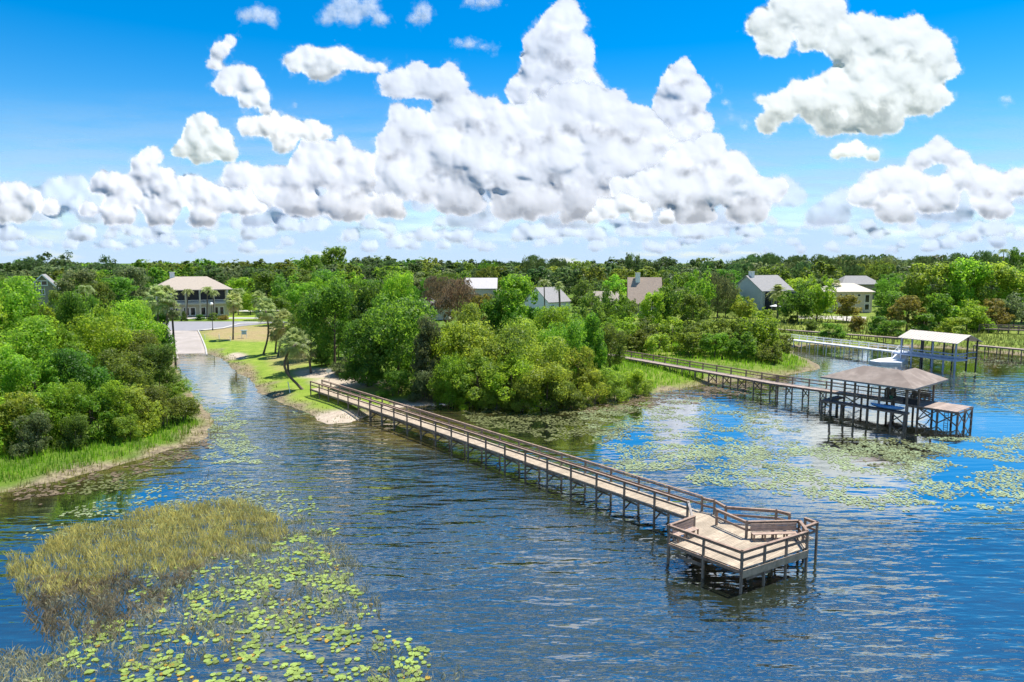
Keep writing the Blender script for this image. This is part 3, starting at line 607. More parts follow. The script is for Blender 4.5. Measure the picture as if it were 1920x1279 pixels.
def trunk_mesh(name, seed, hgt=.75, r=.022, mt=None, stems=1):
    rs = random.Random(seed); m = MB()
    for s_ in range(stems):
        ox, oy = (0, 0) if stems == 1 else (rs.uniform(-.15, .15), rs.uniform(-.15, .15))
        lx, ly = rs.uniform(-.05, .05) + ox * .6, rs.uniform(-.05, .05) + oy * .6
        pts = [(ox + lx * t * t, oy + ly * t * t, -0.04 + hgt * t) for t in (0, .2, .45, .7, 1)]
        m.tube(pts, [r, r * .8, r * .6, r * .42, r * .16], 7)
        for i in range(7):
            t = rs.uniform(.3, .9); a = rs.uniform(0, 6.28); L = rs.uniform(.16, .32) * (1.2 - t * .6)
            b = Vector((ox + lx * t * t, oy + ly * t * t, -0.04 + hgt * t)); e = b + Vector((math.cos(a) * L, math.sin(a) * L, L * rs.uniform(.35, .9)))
            md = b.lerp(e, .5) + Vector((0, 0, L * .12)); m.tube([b, md, e], [r * .4 * (1.2 - t), r * .28 * (1.2 - t), r * .1], 5)
    me = bpy.data.meshes.new(name); me.from_pydata([tuple(v) for v in m.v], [], m.f); me.polygons.foreach_set('use_smooth', [True] * len(me.polygons)); me.materials.append(mt or M['bark']); return me
PROTO = {}
def proto(shape, colour, res, var):
    k = (shape, colour, res, var)
    if k not in PROTO:
        nl, sz = {'near': (15000, .0165), 'mid': (8500, .024), 'far': (2600, .042)}[res]
        if shape == 'shrub': nl = int(nl * .8); sz *= 1.15
        base = ('mesh', shape, res, var)
        if base not in PROTO: PROTO[base] = crown_mesh('crown', shape, nl, sz, hash(shape) % 1 + var * 13 + {'near': 1, 'mid': 2, 'far': 3}[res] * 101 + len(shape) * 7, M['leaf_bright'])
        me = PROTO[base].copy(); me.materials.clear(); me.materials.append(M['leaf_' + colour]); me.name = 'crown'; PROTO[k] = me
    return PROTO[k]
TRUNKS = {('tree', i): trunk_mesh('trunk', i) for i in range(3)}
TRUNKS.update({('shrub', i): trunk_mesh('trunk', 20 + i, .6, .016, stems=4) for i in range(2)})
ZC0 = 'in the wooded point behind the long pier'
TREES = []     # registry for labels: (object, zone, colour word, kind word, px, py)
CW = {'bright': 'bright green', 'dark': 'dark green', 'yellow': 'yellow-green', 'olive': 'olive green', 'grey': 'grey-green', 'brown': 'brownish', 'rust': 'rust-tinged', 'far': 'deep green'}
SW = {'round': 'rounded', 'tall': 'upright', 'shrub': 'low', 'moss': 'feathery', 'cone': 'tapering', 'clump': 'clumpy'}
def tree(px, by, ty, wpx, shape, colour, zone, res='mid', group=None, ground=True, kind=None, lift=0.0):
    b = atg(px, by) if ground else at(px, by, 1.7)
    top = at_y(px, ty, b.y).z; fwd = b.y * CP - (b.z - CAM_H) * SP
    hgt = max(top - b.z, .6); wid = wpx * fwd / F
    kind = kind or ('shrub' if shape == 'shrub' else 'tree')
    root = thing('leafy_' + kind if shape != 'moss' else 'moss_draped_' + kind, None, kind, (b.x, b.y, b.z), RND.uniform(0, 6.28), group)
    var = RND.randrange(3 if res != 'near' else 4)
    cz = 0.02 if zone == ZC0 else {'round': .14, 'moss': .15, 'clump': .1}.get(shape, 0.0) if kind == 'tree' else 0.0
    c = bpy.data.objects.new('crown', proto(shape, colour, res, var)); link(c, root)
    c.scale = (wid, wid * RND.uniform(.85, 1.1), hgt * (1 - cz) * .98); c.location = (0, 0, hgt * cz)
    t = bpy.data.objects.new('trunk', TRUNKS[('shrub', RND.randrange(2)) if kind == 'shrub' else ('tree', RND.randrange(3))]); link(t, root); t.scale = (wid, wid, hgt)
    TREES.append((root, zone, colour, shape, kind, px, by)); return root

ZL = 'in the mass left of the ramp'
for a in [(20, 742, 522, 150, 'round', 'bright'), (88, 735, 566, 120, 'tall', 'bright'), (150, 722, 548, 100, 'round', 'dark'), (205, 712, 560, 105, 'tall', 'bright'), (252, 700, 566, 105, 'round', 'bright'), (-50, 760, 545, 160, 'round', 'bright'),
          (298, 688, 578, 84, 'tall', 'dark'), (45, 775, 598, 150, 'round', 'bright'), (128, 762, 600, 130, 'tall', 'bright'), (200, 742, 590, 125, 'round', 'bright'), (262, 742, 622, 110, 'round', 'olive'),
          (-25, 800, 640, 150, 'round', 'bright'), (75, 800, 655, 130, 'clump', 'bright'), (160, 790, 652, 130, 'round', 'dark'), (232, 775, 655, 110, 'clump', 'olive'), (300, 748, 645, 84, 'round', 'olive'), (182, 700, 548, 60, 'cone', 'dark')]:
    tree(*a, zone=ZL, res='near')
ZF = 'at the front of the left bank'
for a in [(-40, 865, 715, 120, 'bright'), (25, 852, 722, 115, 'yellow'), (78, 848, 738, 100, 'bright'), (125, 838, 716, 100, 'bright'), (172, 836, 728, 95, 'bright'), (218, 830, 714, 95, 'bright'), (262, 822, 722, 90, 'yellow'), (305, 812, 718, 84, 'olive'), (345, 802, 738, 72, 'olive'), (330, 760, 708, 50, 'yellow'), (195, 790, 700, 110, 'bright'), (110, 800, 700, 110, 'olive'), (60, 862, 770, 70, 'grey'), (140, 852, 775, 60, 'olive'), (235, 838, 770, 60, 'yellow')]:
    a = (a[0], a[1] - 12, a[2] - 2) + a[3:]
    tree(*a[:4], 'shrub' if a[3] < 90 or a[4] != 'bright' else 'clump', a[4], zone=ZF, res='near', kind='shrub')
ZC = 'in the wooded point behind the long pier'
for a in [(583, 674, 552, 84, 'round', 'dark'), (628, 690, 512, 130, 'round', 'dark'), (690, 698, 532, 120, 'tall', 'dark'), (748, 722, 545, 165, 'round', 'dark'), (745, 655, 510, 86, 'round', 'bright'), (690, 725, 600, 110, 'clump', 'dark'), (800, 742, 592, 100, 'tall', 'grey'),
          (660, 640, 545, 90, 'round', 'bright'), (845, 735, 602, 110, 'round', 'bright'), (895, 742, 606, 120, 'round', 'yellow'), (950, 748, 616, 130, 'round', 'yellow'), (1015, 752, 632, 130, 'round', 'yellow'), (1060, 735, 600, 100, 'round', 'bright'), (985, 730, 596, 120, 'round', 'yellow'), (900, 764, 672, 110, 'round', 'yellow'), (962, 768, 668, 110, 'round', 'bright'), (1025, 768, 672, 110, 'round', 'yellow'), (850, 760, 660, 90, 'round', 'bright'),
          (1108, 712, 578, 78, 'tall', 'bright'), (1143, 694, 606, 66, 'round', 'olive'), (1082, 748, 650, 84, 'clump', 'yellow'), (870, 700, 570, 90, 'clump', 'yellow'), (1030, 680, 575, 90, 'round', 'bright'), (775, 700, 560, 90, 'round', 'dark'), (635, 672, 600, 70, 'clump', 'dark')]:
    tree(*a, zone=ZC, res='near')
ZS = 'along the shore of the wooded point'
for a in [(845, 760, 690, 70, 'bright'), (800, 750, 690, 60, 'grey'), (925, 766, 718, 62, 'yellow'), (980, 770, 712, 68, 'yellow'), (1045, 766, 700, 70, 'olive'), (1105, 758, 690, 66, 'yellow'), (1148, 752, 690, 66, 'yellow'), (1182, 742, 690, 52, 'bright'), (1205, 736, 705, 50, 'yellow'), (650, 706, 664, 56, 'grey'), (690, 722, 672, 60, 'dark'), (745, 740, 690, 70, 'dark'), (610, 686, 650, 50, 'dark'), (880, 764, 730, 50, 'bright'), (1075, 766, 728, 50, 'olive')]:
    tree(*a[:4], 'shrub', a[4], zone=ZS, res='near')
ZM = 'in the marsh between the two wooden walkways'
for a in [(1168, 655, 588, 84, 'round', 'bright'), (1215, 655, 592, 70, 'round', 'olive'), (1258, 655, 594, 76, 'clump', 'bright'), (1312, 662, 600, 76, 'round', 'olive'), (1366, 664, 598, 72, 'clump', 'olive'), (1418, 668, 575, 96, 'round', 'bright'), (1462, 670, 612, 50, 'round', 'olive'), (1290, 668, 622, 60, 'clump', 'yellow'), (1235, 668, 625, 60, 'clump', 'yellow'), (1190, 660, 618, 60, 'clump', 'olive'), (1340, 670, 625, 60, 'round', 'bright'), (1390, 674, 622, 56, 'clump', 'dark'), (1445, 680, 632, 56, 'shrub', 'olive')]:
    tree(*a, zone=ZM, res='mid')
ZH = 'among the houses behind the wooded point'
for a in [(965, 648, 516, 96, 'round', 'bright'), (925, 650, 560, 70, 'round', 'dark'), (860, 628, 518, 84, 'moss', 'brown'), (905, 640, 552, 62, 'clump', 'rust'), (1015, 648, 575, 60, 'round', 'dark'), (1105, 640, 548, 70, 'clump', 'olive'), (1150, 634, 528, 66, 'round', 'dark'), (1265, 622, 515, 84, 'round', 'dark'), (1222, 628, 548, 52, 'round', 'bright'), (1300, 628, 552, 60, 'clump', 'olive'),
          (1345, 602, 508, 76, 'moss', 'grey'), (1312, 610, 500, 60, 'round', 'bright'), (1393, 606, 553, 46, 'round', 'yellow'), (1060, 650, 570, 74, 'round', 'bright'), (820, 600, 515, 66, 'moss', 'brown'), (1238, 600, 545, 40, 'clump', 'dark'), (1495, 606, 526, 66, 'round', 'dark'), (1531, 604, 512, 66, 'round', 'bright'), (1587, 604, 553, 58, 'round', 'rust'), (1560, 634, 604, 46, 'shrub', 'dark'), (1522, 622, 598, 34, 'shrub', 'olive'), (1487, 607, 590, 24, 'shrub', 'olive'), (1605, 622, 590, 36, 'shrub', 'rust'), (1645, 625, 590, 40, 'shrub', 'dark'),
          (1175, 618, 560, 50, 'round', 'olive'), (1360, 596, 545, 50, 'clump', 'dark')]:
    tree(*a, zone=ZH, res='mid')
ZR = 'in the woods at the right side'
for a in [(1664, 612, 545, 66, 'round', 'dark'), (1700, 622, 555, 70, 'clump', 'rust'), (1702, 600, 510, 80, 'round', 'dark'), (1745, 604, 492, 100, 'round', 'yellow'), (1800, 606, 484, 100, 'round', 'bright'), (1858, 606, 492, 110, 'round', 'yellow'), (1915, 606, 500, 90, 'round', 'bright'), (1970, 606, 495, 100, 'round', 'bright'), (1760, 624, 548, 84, 'tall', 'bright'), (1812, 622, 560, 76, 'round', 'bright'), (1855, 618, 560, 72, 'clump', 'rust'), (1900, 616, 548, 76, 'round', 'grey'), (1955, 615, 550, 80, 'round', 'bright'), (1730, 626, 585, 60, 'shrub', 'dark'), (1790, 632, 592, 54, 'shrub', 'yellow'), (1835, 622, 592, 50, 'shrub', 'bright'), (1672, 632, 598, 50, 'shrub', 'dark')]:
    tree(*a, zone=ZR, res='mid')
ZK = 'around the tan-roofed house at the left'
for a in [(250, 588, 500, 90, 'round', 'grey'), (225, 600, 520, 84, 'round', 'dark'), (455, 580, 520, 70, 'round', 'bright'), (500, 585, 510, 76, 'round', 'dark'), (545, 592, 508, 76, 'round', 'dark'), (470, 590, 548, 44, 'clump', 'bright'), (570, 605, 530, 60, 'round', 'bright'), (520, 610, 555, 52, 'round', 'dark'), (150, 600, 505, 90, 'round', 'grey'), (185, 610, 530, 70, 'clump', 'olive'), (346, 602, 583, 17, 'cone', 'olive'), (400, 600, 586, 24, 'shrub', 'olive'), (420, 600, 589, 22, 'shrub', 'rust'), (375, 600, 589, 22, 'shrub', 'dark'), (330, 600, 588, 22, 'shrub', 'dark'), (437, 588, 574, 16, 'shrub', 'dark'),
          (120, 640, 545, 60, 'clump', 'olive'), (40, 620, 512, 56, 'clump', 'grey')]:
    tree(*a, zone=ZK, res='mid')
# back rows
def dist_y(d, z=2.0): return proj(0, d, z)[1]
BL = {'brown': 'brownish', 'far': 'deep green'}
rs = random.Random(11)
x = -40
while x < 1980:
    d = rs.uniform(262, 300); by = dist_y(d); px = x + rs.uniform(-10, 10)
    hide = any(a < px < b for a, b in ((262, 450), (40, 125), (860, 945), (1005, 1090), (1165, 1250), (1370, 1480), (1540, 1655)))
    if not hide: tree(px, by, rs.uniform(505, 524), rs.uniform(56, 84), rs.choice(['round', 'round', 'moss', 'clump']), rs.choice(['grey', 'dark', 'olive', 'far', 'bright']), 'in the canopy between the houses and the skyline', 'mid', 'trees in the canopy behind the houses', ground=False)
    x += 44
for x, y0 in [(435, 525), (600, 520), (655, 530), (700, 525), (790, 520), (830, 525), (945, 540), (1000, 535), (1100, 525), (1145, 545), (1280, 535), (1320, 530), (1360, 530), (1665, 520), (1690, 515)]:
    tree(x, dist_y(rs.uniform(225, 258)), y0, rs.uniform(56, 76), rs.choice(['round', 'moss', 'clump']), rs.choice(['grey', 'dark', 'olive', 'bright']), 'in the canopy between the houses and the skyline', 'mid', 'trees in the canopy behind the houses', ground=False)
for d0, d1, t0, t1, stp, w0, w1 in ((315, 360, 500, 512, 34, 50, 78), (380, 440, 492, 503, 32, 46, 70), (470, 540, 487, 497, 30, 40, 60)):
    x = -60 + rs.uniform(0, 20)
    while x < 1990:
        d = rs.uniform(d0, d1); by = dist_y(d); px = x + rs.uniform(-12, 12); tt = rs.uniform(t0, t1) - 6
        if px > 1350: tt -= 7
        if 590 < px < 740: tt -= 6
        kind = rs.choice(['moss', 'round', 'moss']) if px > 1200 or 880 < px < 1000 else rs.choice(['round', 'round', 'clump'])
        col = rs.choice(['far', 'far', 'grey', 'olive']) if px > 1200 else rs.choice(['far', 'grey', 'olive', 'dark', 'far'])
        tree(px, by, tt, rs.uniform(w0, w1), kind, col, 'in the treeline against the sky', 'far', 'trees of the far treeline', ground=False)
        x += stp
for a in [(628, 463, 74, 'round', 'dark'), (585, 478, 50, 'clump', 'dark'), (700, 484, 74, 'round', 'far'), (740, 489, 50, 'round', 'far'), (112, 470, 84, 'round', 'far'), (65, 482, 60, 'round', 'far'), (205, 478, 60, 'round', 'far'), (1000, 476, 56, 'moss', 'far'), (1045, 482, 50, 'moss', 'far'), (1185, 474, 40, 'clump', 'far'),
          (1405, 476, 56, 'moss', 'far'), (1440, 472, 50, 'moss', 'far'), (1490, 478, 56, 'moss', 'far'), (1540, 477, 60, 'moss', 'far'), (1600, 478, 60, 'moss', 'far'), (1660, 480, 60, 'moss', 'grey'), (1730, 478, 60, 'moss', 'far'), (1790, 472, 60, 'moss', 'far'), (1840, 468, 60, 'moss', 'far'), (1900, 464, 50, 'moss', 'dark'), (1250, 482, 60, 'round', 'far'), (1945, 468, 60, 'moss', 'far')]:
    tree(a[0], dist_y(rs.uniform(380, 420)), a[1], a[2], a[3], a[4], 'standing above the far treeline', 'mid', None, ground=False)

# wood beyond the last single trees: one mass
rsn = np.random.RandomState(4); VV, FF, off = [], [], 0
for i in range(900):
    d = rsn.uniform(540, 1500); x = rsn.uniform(-1, 1) * d * 1.0; r = rsn.uniform(5, 9); z = rsn.uniform(10, 17.5)
    n_ = 110; dd = rsn.normal(size=(n_, 3)); dd[:, 2] = np.abs(dd[:, 2]) + .1; dd /= np.linalg.norm(dd, axis=1, keepdims=True)
    P = np.array([x, d, z - r * .7]) + dd * r * rsn.uniform(.75, 1.1, (n_, 1)) * np.array([1, 1, .8])
    V, Fq = quads(P, dd + rsn.normal(size=(n_, 3)) * .5, 1.3, rsn, .6); VV.append(V); FF.append(Fq + off); off += len(V)
tag(np_obj('distant_woods', np.concatenate(VV), np.concatenate(FF), M['leaf_far']), kind='stuff')

# ---- palms
def palm_crown(name, kind, seed, mats):
    """sabal: fans of blades; queen/date: long feather fronds. unit = metres"""
    rs = random.Random(seed); V, Fc, mi = [], [], []
    nf = {'sabal': 46, 'queen': 22, 'date': 54}[kind]
    for i in range(nf):
        t = i / nf; az = i * 2.39996 + rs.uniform(-.2, .2); el = (1.4 - 2.45 * t if kind != 'queen' else 1.2 - 1.3 * t) + rs.uniform(-.1, .1)
        d = Vector((math.cos(az) * math.cos(el), math.sin(az) * math.cos(el), math.sin(el))); side = Vector((-math.sin(az), math.cos(az), 0)); upv = side.cross(d) * -1
        dead = 1 if (t > .82 and kind == 'sabal' and rs.random() < .6) else 0
        if kind == 'sabal':
            pl = rs.uniform(.8, 1.15); c = d * pl
            for k in range(13):
                a = (k - 6) / 6 * 1.45; L = rs.uniform(.75, 1.0) * (1.05 - abs(a) * .18); bd = (d * math.cos(a) + side * math.sin(a)).normalized()
                mid = c + bd * L * .55 + upv * .05; tip = c + bd * L + Vector((0, 0, -.34 * L)); wv = bd.cross(upv) * .065
                o = len(V); V += [c - wv * .3, c + wv * .3, mid + wv, tip, mid - wv]; Fc.append((o, o + 1, o + 2, o + 4)); Fc.append((o + 4, o + 2, o + 3, o + 3)); mi += [dead, dead]
        else:
            L = rs.uniform(2.4, 3.1) if kind == 'queen' else rs.uniform(2.3, 2.9); n_ = 16; pts = []
            droop = 1.9 if kind == 'queen' else 1.2
            for k in range(n_ + 1):
                s_ = k / n_; pts.append(d * L * s_ + Vector((0, 0, -droop * s_ * s_ * (1 if el > -.2 else .4))))
            for k in range(2, n_):
                p_ = pts[k]; fw = (pts[k + 1] - pts[k - 1]).normalized(); ll = .62 * math.sin(min(1, k / n_ * 1.15 + .15) * 2.6) + .14
                for sg in (-1, 1):
                    e = p_ + side * sg * ll * .8 + fw * ll * .55 + Vector((0, 0, -ll * (.55 if kind == 'queen' else .15))); wv = fw * .075; o = len(V)
                    V += [p_ - wv, p_ + wv, e + wv * .3, e - wv * .3]; Fc.append((o, o + 1, o + 2, o + 3)); mi.append(0)
    me = bpy.data.meshes.new(name); me.from_pydata([tuple(v) for v in V], [], [tuple(dict.fromkeys(f)) for f in Fc])
    for m_ in mats: me.materials.append(m_)
    me.polygons.foreach_set('material_index', mi); return me
PC = {'sabal': [palm_crown('fronds', 'sabal', i, [M['frond'], M['frond_dead']]) for i in range(3)], 'queen': [palm_crown('fronds', 'queen', 9, [M['frond']])], 'date': [palm_crown('fronds', 'date', 12, [M['frond'], M['frond_dead']])]}
def palm(bpx, bpy_, cpx, cpy, kind, label, crown_px, dy=0.0, bend=0.0, hidden_base=False):
    b = atg(bpx, bpy_) if not hidden_base else at(bpx, bpy_, 1.6); c = at_y(cpx, cpy, b.y + dy); fwd = b.y * CP - (b.z - CAM_H) * SP
    root = thing({'sabal': 'cabbage_palm', 'queen': 'queen_palm', 'date': 'date_palm'}[kind], label, 'palm tree', b, 0)
    v = c - b; m = MB(); pts = []; rad = []
    for i in range(9):
        t = i / 8; p_ = v * t; s_ = math.sin(t * math.pi) * bend; p_ = p_ + Vector((s_, 0, 0)); p_ = p_ - Vector((0, 0, .25)) * (1 - t) * (t == 0); pts.append(p_); rad.append((.24 if i == 0 else .19) * (1 - .15 * t) if kind != 'date' else .3)
    m.tube(pts, rad, 9); m.build('trunk', M['palm_bark'], root, smooth=True)
    cr = bpy.data.objects.new('fronds', RND.choice(PC[kind])); link(cr, root); cr.location = v; R0 = {'sabal': 1.95, 'queen': 2.9, 'date': 2.7}[kind]
    s_ = crown_px * fwd / F / 2 / R0; cr.scale = (s_, s_, s_ * (1.2 if kind == 'sabal' else 1)); cr.rotation_euler = (RND.uniform(-.1, .1), RND.uniform(-.1, .1), RND.uniform(0, 6))
palm(437, 637, 438, 566, 'sabal', 'straight cabbage palm beside the street lamp and boat ramp', 42)
palm(493, 665, 498, 582, 'sabal', 'tall cabbage palm leaning on the grass right of the ramp', 50, 0, .8)
palm(521, 668, 532, 606, 'sabal', 'full cabbage palm against the dark wood edge', 56, 0, 0)
palm(516, 662, 520, 620, 'sabal', 'short cabbage palm half hidden in the wood edge', 46)
palm(569, 730, 555, 645, 'sabal', 'strongly bent cabbage palm nearest the start of the pier', 64, 0, -2.2)
palm(541, 702, 537, 650, 'sabal', 'slim cabbage palm just left of the bent one', 44)
palm(583, 700, 578, 655, 'sabal', 'cabbage palm with straw coloured fronds right of the bent one', 42)
palm(296, 690, 296, 562, 'sabal', 'pale cabbage palm rising from the green mass left of the house', 60)
palm(330, 690, 322, 580, 'sabal', 'smaller cabbage palm at the right edge of the left green mass', 40)
palm(310, 690, 314, 556, 'sabal', 'cabbage palm between two others left of the house', 44)
palm(168, 700, 160, 540, 'queen', 'queen palm poking out of the left green mass', 44)
palm(350, 597, 352, 545, 'queen', 'queen palm in front of the left half of the balcony', 26)
palm(388, 597, 389, 541, 'queen', 'queen palm in front of the middle of the balcony', 30)
palm(402, 597, 400, 548, 'queen', 'lower queen palm in front of the right end of the balcony', 26)
palm(447, 590, 446, 545, 'queen', 'queen palm right of the tan-roofed house', 36)
palm(486, 600, 486, 562, 'sabal', 'small cabbage palm behind the tall leaning one', 36)
palm(1458, 596, 1459, 546, 'date', 'pale date palm in front of the dark screened house', 46)
palm(1298, 600, 1298, 562, 'date', 'date palm with pale hanging fronds right of the brown-roofed house', 42)
palm(1022, 600, 1020, 528, 'queen', 'queen palm behind the pale metal-roofed house', 34)
palm(1051, 600, 1048, 535, 'date', 'straw coloured palm above the metal-roofed house', 26)
palm(1240, 612, 1240, 560, 'sabal', 'cabbage palm beside the brown-roofed house', 30)
palm(1880, 560, 1882, 470, 'queen', 'queen palm on the skyline at the far right', 26, hidden_base=True)
palm(1565, 585, 1568, 534, 'sabal', 'small palm between the cream house and the grey roof', 20)

# ---- unique labels for trees: colour, shape, place and, where still alike, the order from the left
ORD = ['leftmost', 'second from the left', 'third from the left', 'fourth from the left', 'fifth from the left', 'sixth from the left', 'seventh from the left', 'eighth from the left', 'ninth from the left', 'tenth from the left']
groups = {}
for t in TREES:
    root, zone, col, shape, kind, px, by = t
    if root.get('group') is not None:
        root['label'] = f"{CW[col]} {SW[shape]} {kind} {zone}"; root['group'] = f"{CW[col]} {SW[shape]} {root['group']}"; continue
    groups.setdefault((zone, col, shape, kind), []).append(t)
for (zone, col, shape, kind), lst in groups.items():
    lst.sort(key=lambda t: t[5])
    for i, t in enumerate(lst):
        extra = '' if len(lst) == 1 else ', ' + ORD[min(i, 9)] if i < len(lst) - 1 or i == 0 else ', rightmost'
        t[0]['label'] = f"{CW[col]} {SW[shape]} {kind} {zone}{extra}"

# ---- grass, reeds, lily pads (stuff)
def inpoly(px, py, poly):
    ins = np.zeros(px.shape, bool); n_ = len(poly)
    for i in range(n_):
        ax, ay = poly[i]; bx, by = poly[(i + 1) % n_]
        if ay == by: continue
        c = (ay > py) != (by > py); ins ^= c & (px < (bx - ax) * (py - ay) / (by - ay) + ax)
    return ins
def scatter(poly, dens, seed, clump=None, thr=0.0, zz=0.0):
    """world points inside a pixel polygon; density per square metre"""
    w_ = [at(x, y, zz) for x, y in poly]; x0, x1 = min(v.x for v in w_), max(v.x for v in w_); y0, y1 = min(v.y for v in w_), max(v.y for v in w_)
    rs = np.random.RandomState(seed); n_ = int((x1 - x0) * (y1 - y0) * dens); X = rs.uniform(x0, x1, n_); Y = rs.uniform(y0, y1, n_)
    PX_, PY_ = proj(X, Y, zz); jit = fbm(X / 2.2, Y / 2.2, seed + 3, 3); k = inpoly(PX_ + jit * 34, PY_ + jit * 20, poly)
    if clump: k &= (fbm(X / clump, Y / clump * 1.3, seed + 8, 4) + rs.uniform(-.12, .12, n_)) > thr
    return X[k], Y[k], rs
def blades(name, parts, mt, shore=None, lean=.3):
    VV, FF, off = [], [], 0
    for poly, dens, h0, h1, wd, seed, clump, thr in parts:
        X, Y, rs = scatter(poly, dens, seed, clump, thr); n_ = len(X)
        if shore is not None:
            s_ = sdf(X, Y); k = (s_ > shore[0]) & (s_ < shore[1]); X, Y = X[k], Y[k]; n_ = len(X)
        if n_ == 0: continue
        Z = np.maximum(height(X, Y), -.05) - .03; h = rs.uniform(h0, h1, n_); a = rs.uniform(0, 6.28, n_); q = rs.uniform(0, lean, n_) * h; b = rs.uniform(0, 6.28, n_)
        wx, wy = np.cos(a) * wd, np.sin(a) * wd; lx, ly = np.cos(b) * q, np.sin(b) * q
        V = np.stack([np.stack([X - wx, Y - wy, Z], 1), np.stack([X + wx, Y + wy, Z], 1), np.stack([X + wx * .5 + lx * .5, Y + wy * .5 + ly * .5, Z + h * .65], 1), np.stack([X + lx, Y + ly, Z + h * (1 - .25 * (q / h))], 1)], 1).reshape(-1, 3)
        VV.append(V); FF.append(np.arange(n_ * 4).reshape(-1, 4) + off); off += n_ * 4
    return tag(np_obj(name, np.concatenate(VV), np.concatenate(FF), mt), kind='stuff')
blades('marsh_grass', [([(-60, 960), (-60, 830), (60, 850), (250, 815), (400, 770), (415, 805), (250, 870), (0, 940)], 16, .35, .85, .045, 1, None, 0),
                       ([(1150, 665), (1300, 690), (1330, 725), (1210, 742), (1150, 758), (1090, 740)], 9, .4, 1.0, .06, 2, None, 0),
                       ([(1180, 652), (1480, 660), (1530, 686), (1400, 700), (1200, 668)], 6, .5, 1.1, .07, 3, None, 0)], M['grass_bright'], (1.6, 60))
blades('shore_reeds', [([(-60, 975), (-60, 880), (60, 880), (250, 840), (400, 780), (420, 805), (250, 890), (0, 950)], 10, .25, .6, .04, 5, 2.0, -.1),
                       ([(1500, 690), (1440, 690), (1200, 735), (1060, 760), (1060, 785), (1220, 750), (1340, 735), (1560, 700)], 6, .3, .7, .05, 6, 2.5, 0)], M['grass_gold'], (-1.2, 3.5))
blades('bank_grass', [([(388, 650), (600, 660), (800, 740), (640, 800), (560, 775), (470, 720)], 7, .12, .35, .05, 7, 3, -.15)], M['grass_olive'], (-.2, 2.5))
blades('inland_grass', [([(1330, 590), (1480, 596), (1920, 640), (1960, 675), (1500, 645), (1400, 668), (1180, 650)], 1.6, .5, 1.3, .13, 8, 8, -.15), ([(1700, 640), (2000, 640), (2000, 690), (1800, 670)], 3.0, .3, .7, .09, 18, 4, -.1)], M['grass_olive'], (.2, 200))
blades('yellow_reeds', [([(15, 1095), (25, 1050), (90, 1020), (100, 995), (200, 985), (280, 955), (370, 945), (450, 935), (530, 975), (540, 1000), (440, 1040), (350, 1065), (240, 1085), (150, 1120), (60, 1130)], 135, .15, .8, .010, 9, 1.2, -.13),
                        ([(60, 1040), (90, 1010), (130, 1005), (120, 1030)], 120, .3, .6, .011, 19, None, 0)], M['reed_yellow'], None, .55)
blades('sparse_reeds', [([(60, 1120), (340, 1060), (560, 960), (640, 1010), (700, 1100), (720, 1160), (600, 1180), (420, 1200), (300, 1260), (80, 1270), (100, 1180)], 46, .2, .55, .010, 10, 1.6, -.08),
                        ([(-80, 1279), (20, 1215), (120, 1240), (100, 1400), (-80, 1400)], 90, .2, .5, .010, 11, None, 0), ([(640, 1290), (700, 1200), (840, 1230), (900, 1330), (700, 1400)], 46, .2, .5, .010, 12, 1.4, 0),
                        ([(330, 905), (420, 880), (520, 930), (480, 960), (340, 930)], 12, .15, .4, .014, 13, 1.5, .05)], M['reed_pale'], None, .9)
blades('dry_reeds', [([(40, 1130), (60, 1080), (300, 1080), (420, 1040), (330, 1110), (280, 1160), (200, 1200), (80, 1200)], 60, .3, .7, .010, 14, 1.3, -.1), ([(1700, 665), (1920, 660), (1920, 690), (1850, 690)], 3, .2, .5, .05, 15, 3, 0), ([(1640, 690), (1820, 700), (1900, 760), (1800, 760), (1700, 735)], 5, .15, .45, .03, 16, 2.5, .1)], M['reed_dry'], None, .9)
def pads(name, parts, mt, rad):
    VV, FF, off = [], [], 0; K_ = 8
    for poly, dens, seed, clump, thr in parts:
        X, Y, rs = scatter(poly, dens, seed, clump, thr); s_ = sdf(X, Y); k = s_ < .3; X, Y = X[k], Y[k]; n_ = len(X)
        if n_ == 0: continue
        r = rs.uniform(rad[0], rad[1], n_); a0 = rs.uniform(0, 6.28, n_); tl = rs.normal(size=(n_, 2)) * .06
        ang = np.linspace(.18, 6.28 - .18, K_ - 1); px = np.cos(a0[:, None] + ang) * r[:, None]; py = np.sin(a0[:, None] + ang) * r[:, None]
        px = np.concatenate([np.zeros((n_, 1)), px], 1); py = np.concatenate([np.zeros((n_, 1)), py], 1)
        pz = .025 + rs.uniform(0, .012, (n_, 1)) + np.abs(px * tl[:, :1] + py * tl[:, 1:])
        V = np.stack([X[:, None] + px, Y[:, None] + py, pz], -1).reshape(-1, 3)
        base = (np.arange(n_) * K_)[:, None]; f = np.concatenate([base + np.array([[0, i, i + 1]]) for i in range(1, K_ - 1)], 0)
        VV.append(V); FF.append(f + off); off += n_ * K_
    return tag(np_obj(name, np.concatenate(VV), np.concatenate(FF), mt), kind='stuff')
pads('lily_pads', [([(60, 1270), (150, 1180), (300, 1140), (430, 1080), (560, 1000), (600, 1020), (660, 1080), (720, 1180), (790, 1200), (860, 1290), (700, 1400), (-40, 1400)], 12, 31, 2.0, -.06),
                   ([(200, 1080), (420, 1040), (560, 1000), (520, 1120), (240, 1130)], 5, 32, 1.6, 0), ([(520, 930), (575, 925), (640, 990), (600, 1010), (540, 960)], 5, 33, 1.5, .0)], M['pad'], (.07, .19))
pads('lily_pads', [([(100, 1270), (430, 1080), (600, 1020), (660, 1080), (720, 1180), (860, 1290), (700, 1400), (-40, 1400)], 1.1, 61, 2.0, .0)], M['pad_orange'], (.06, .15))
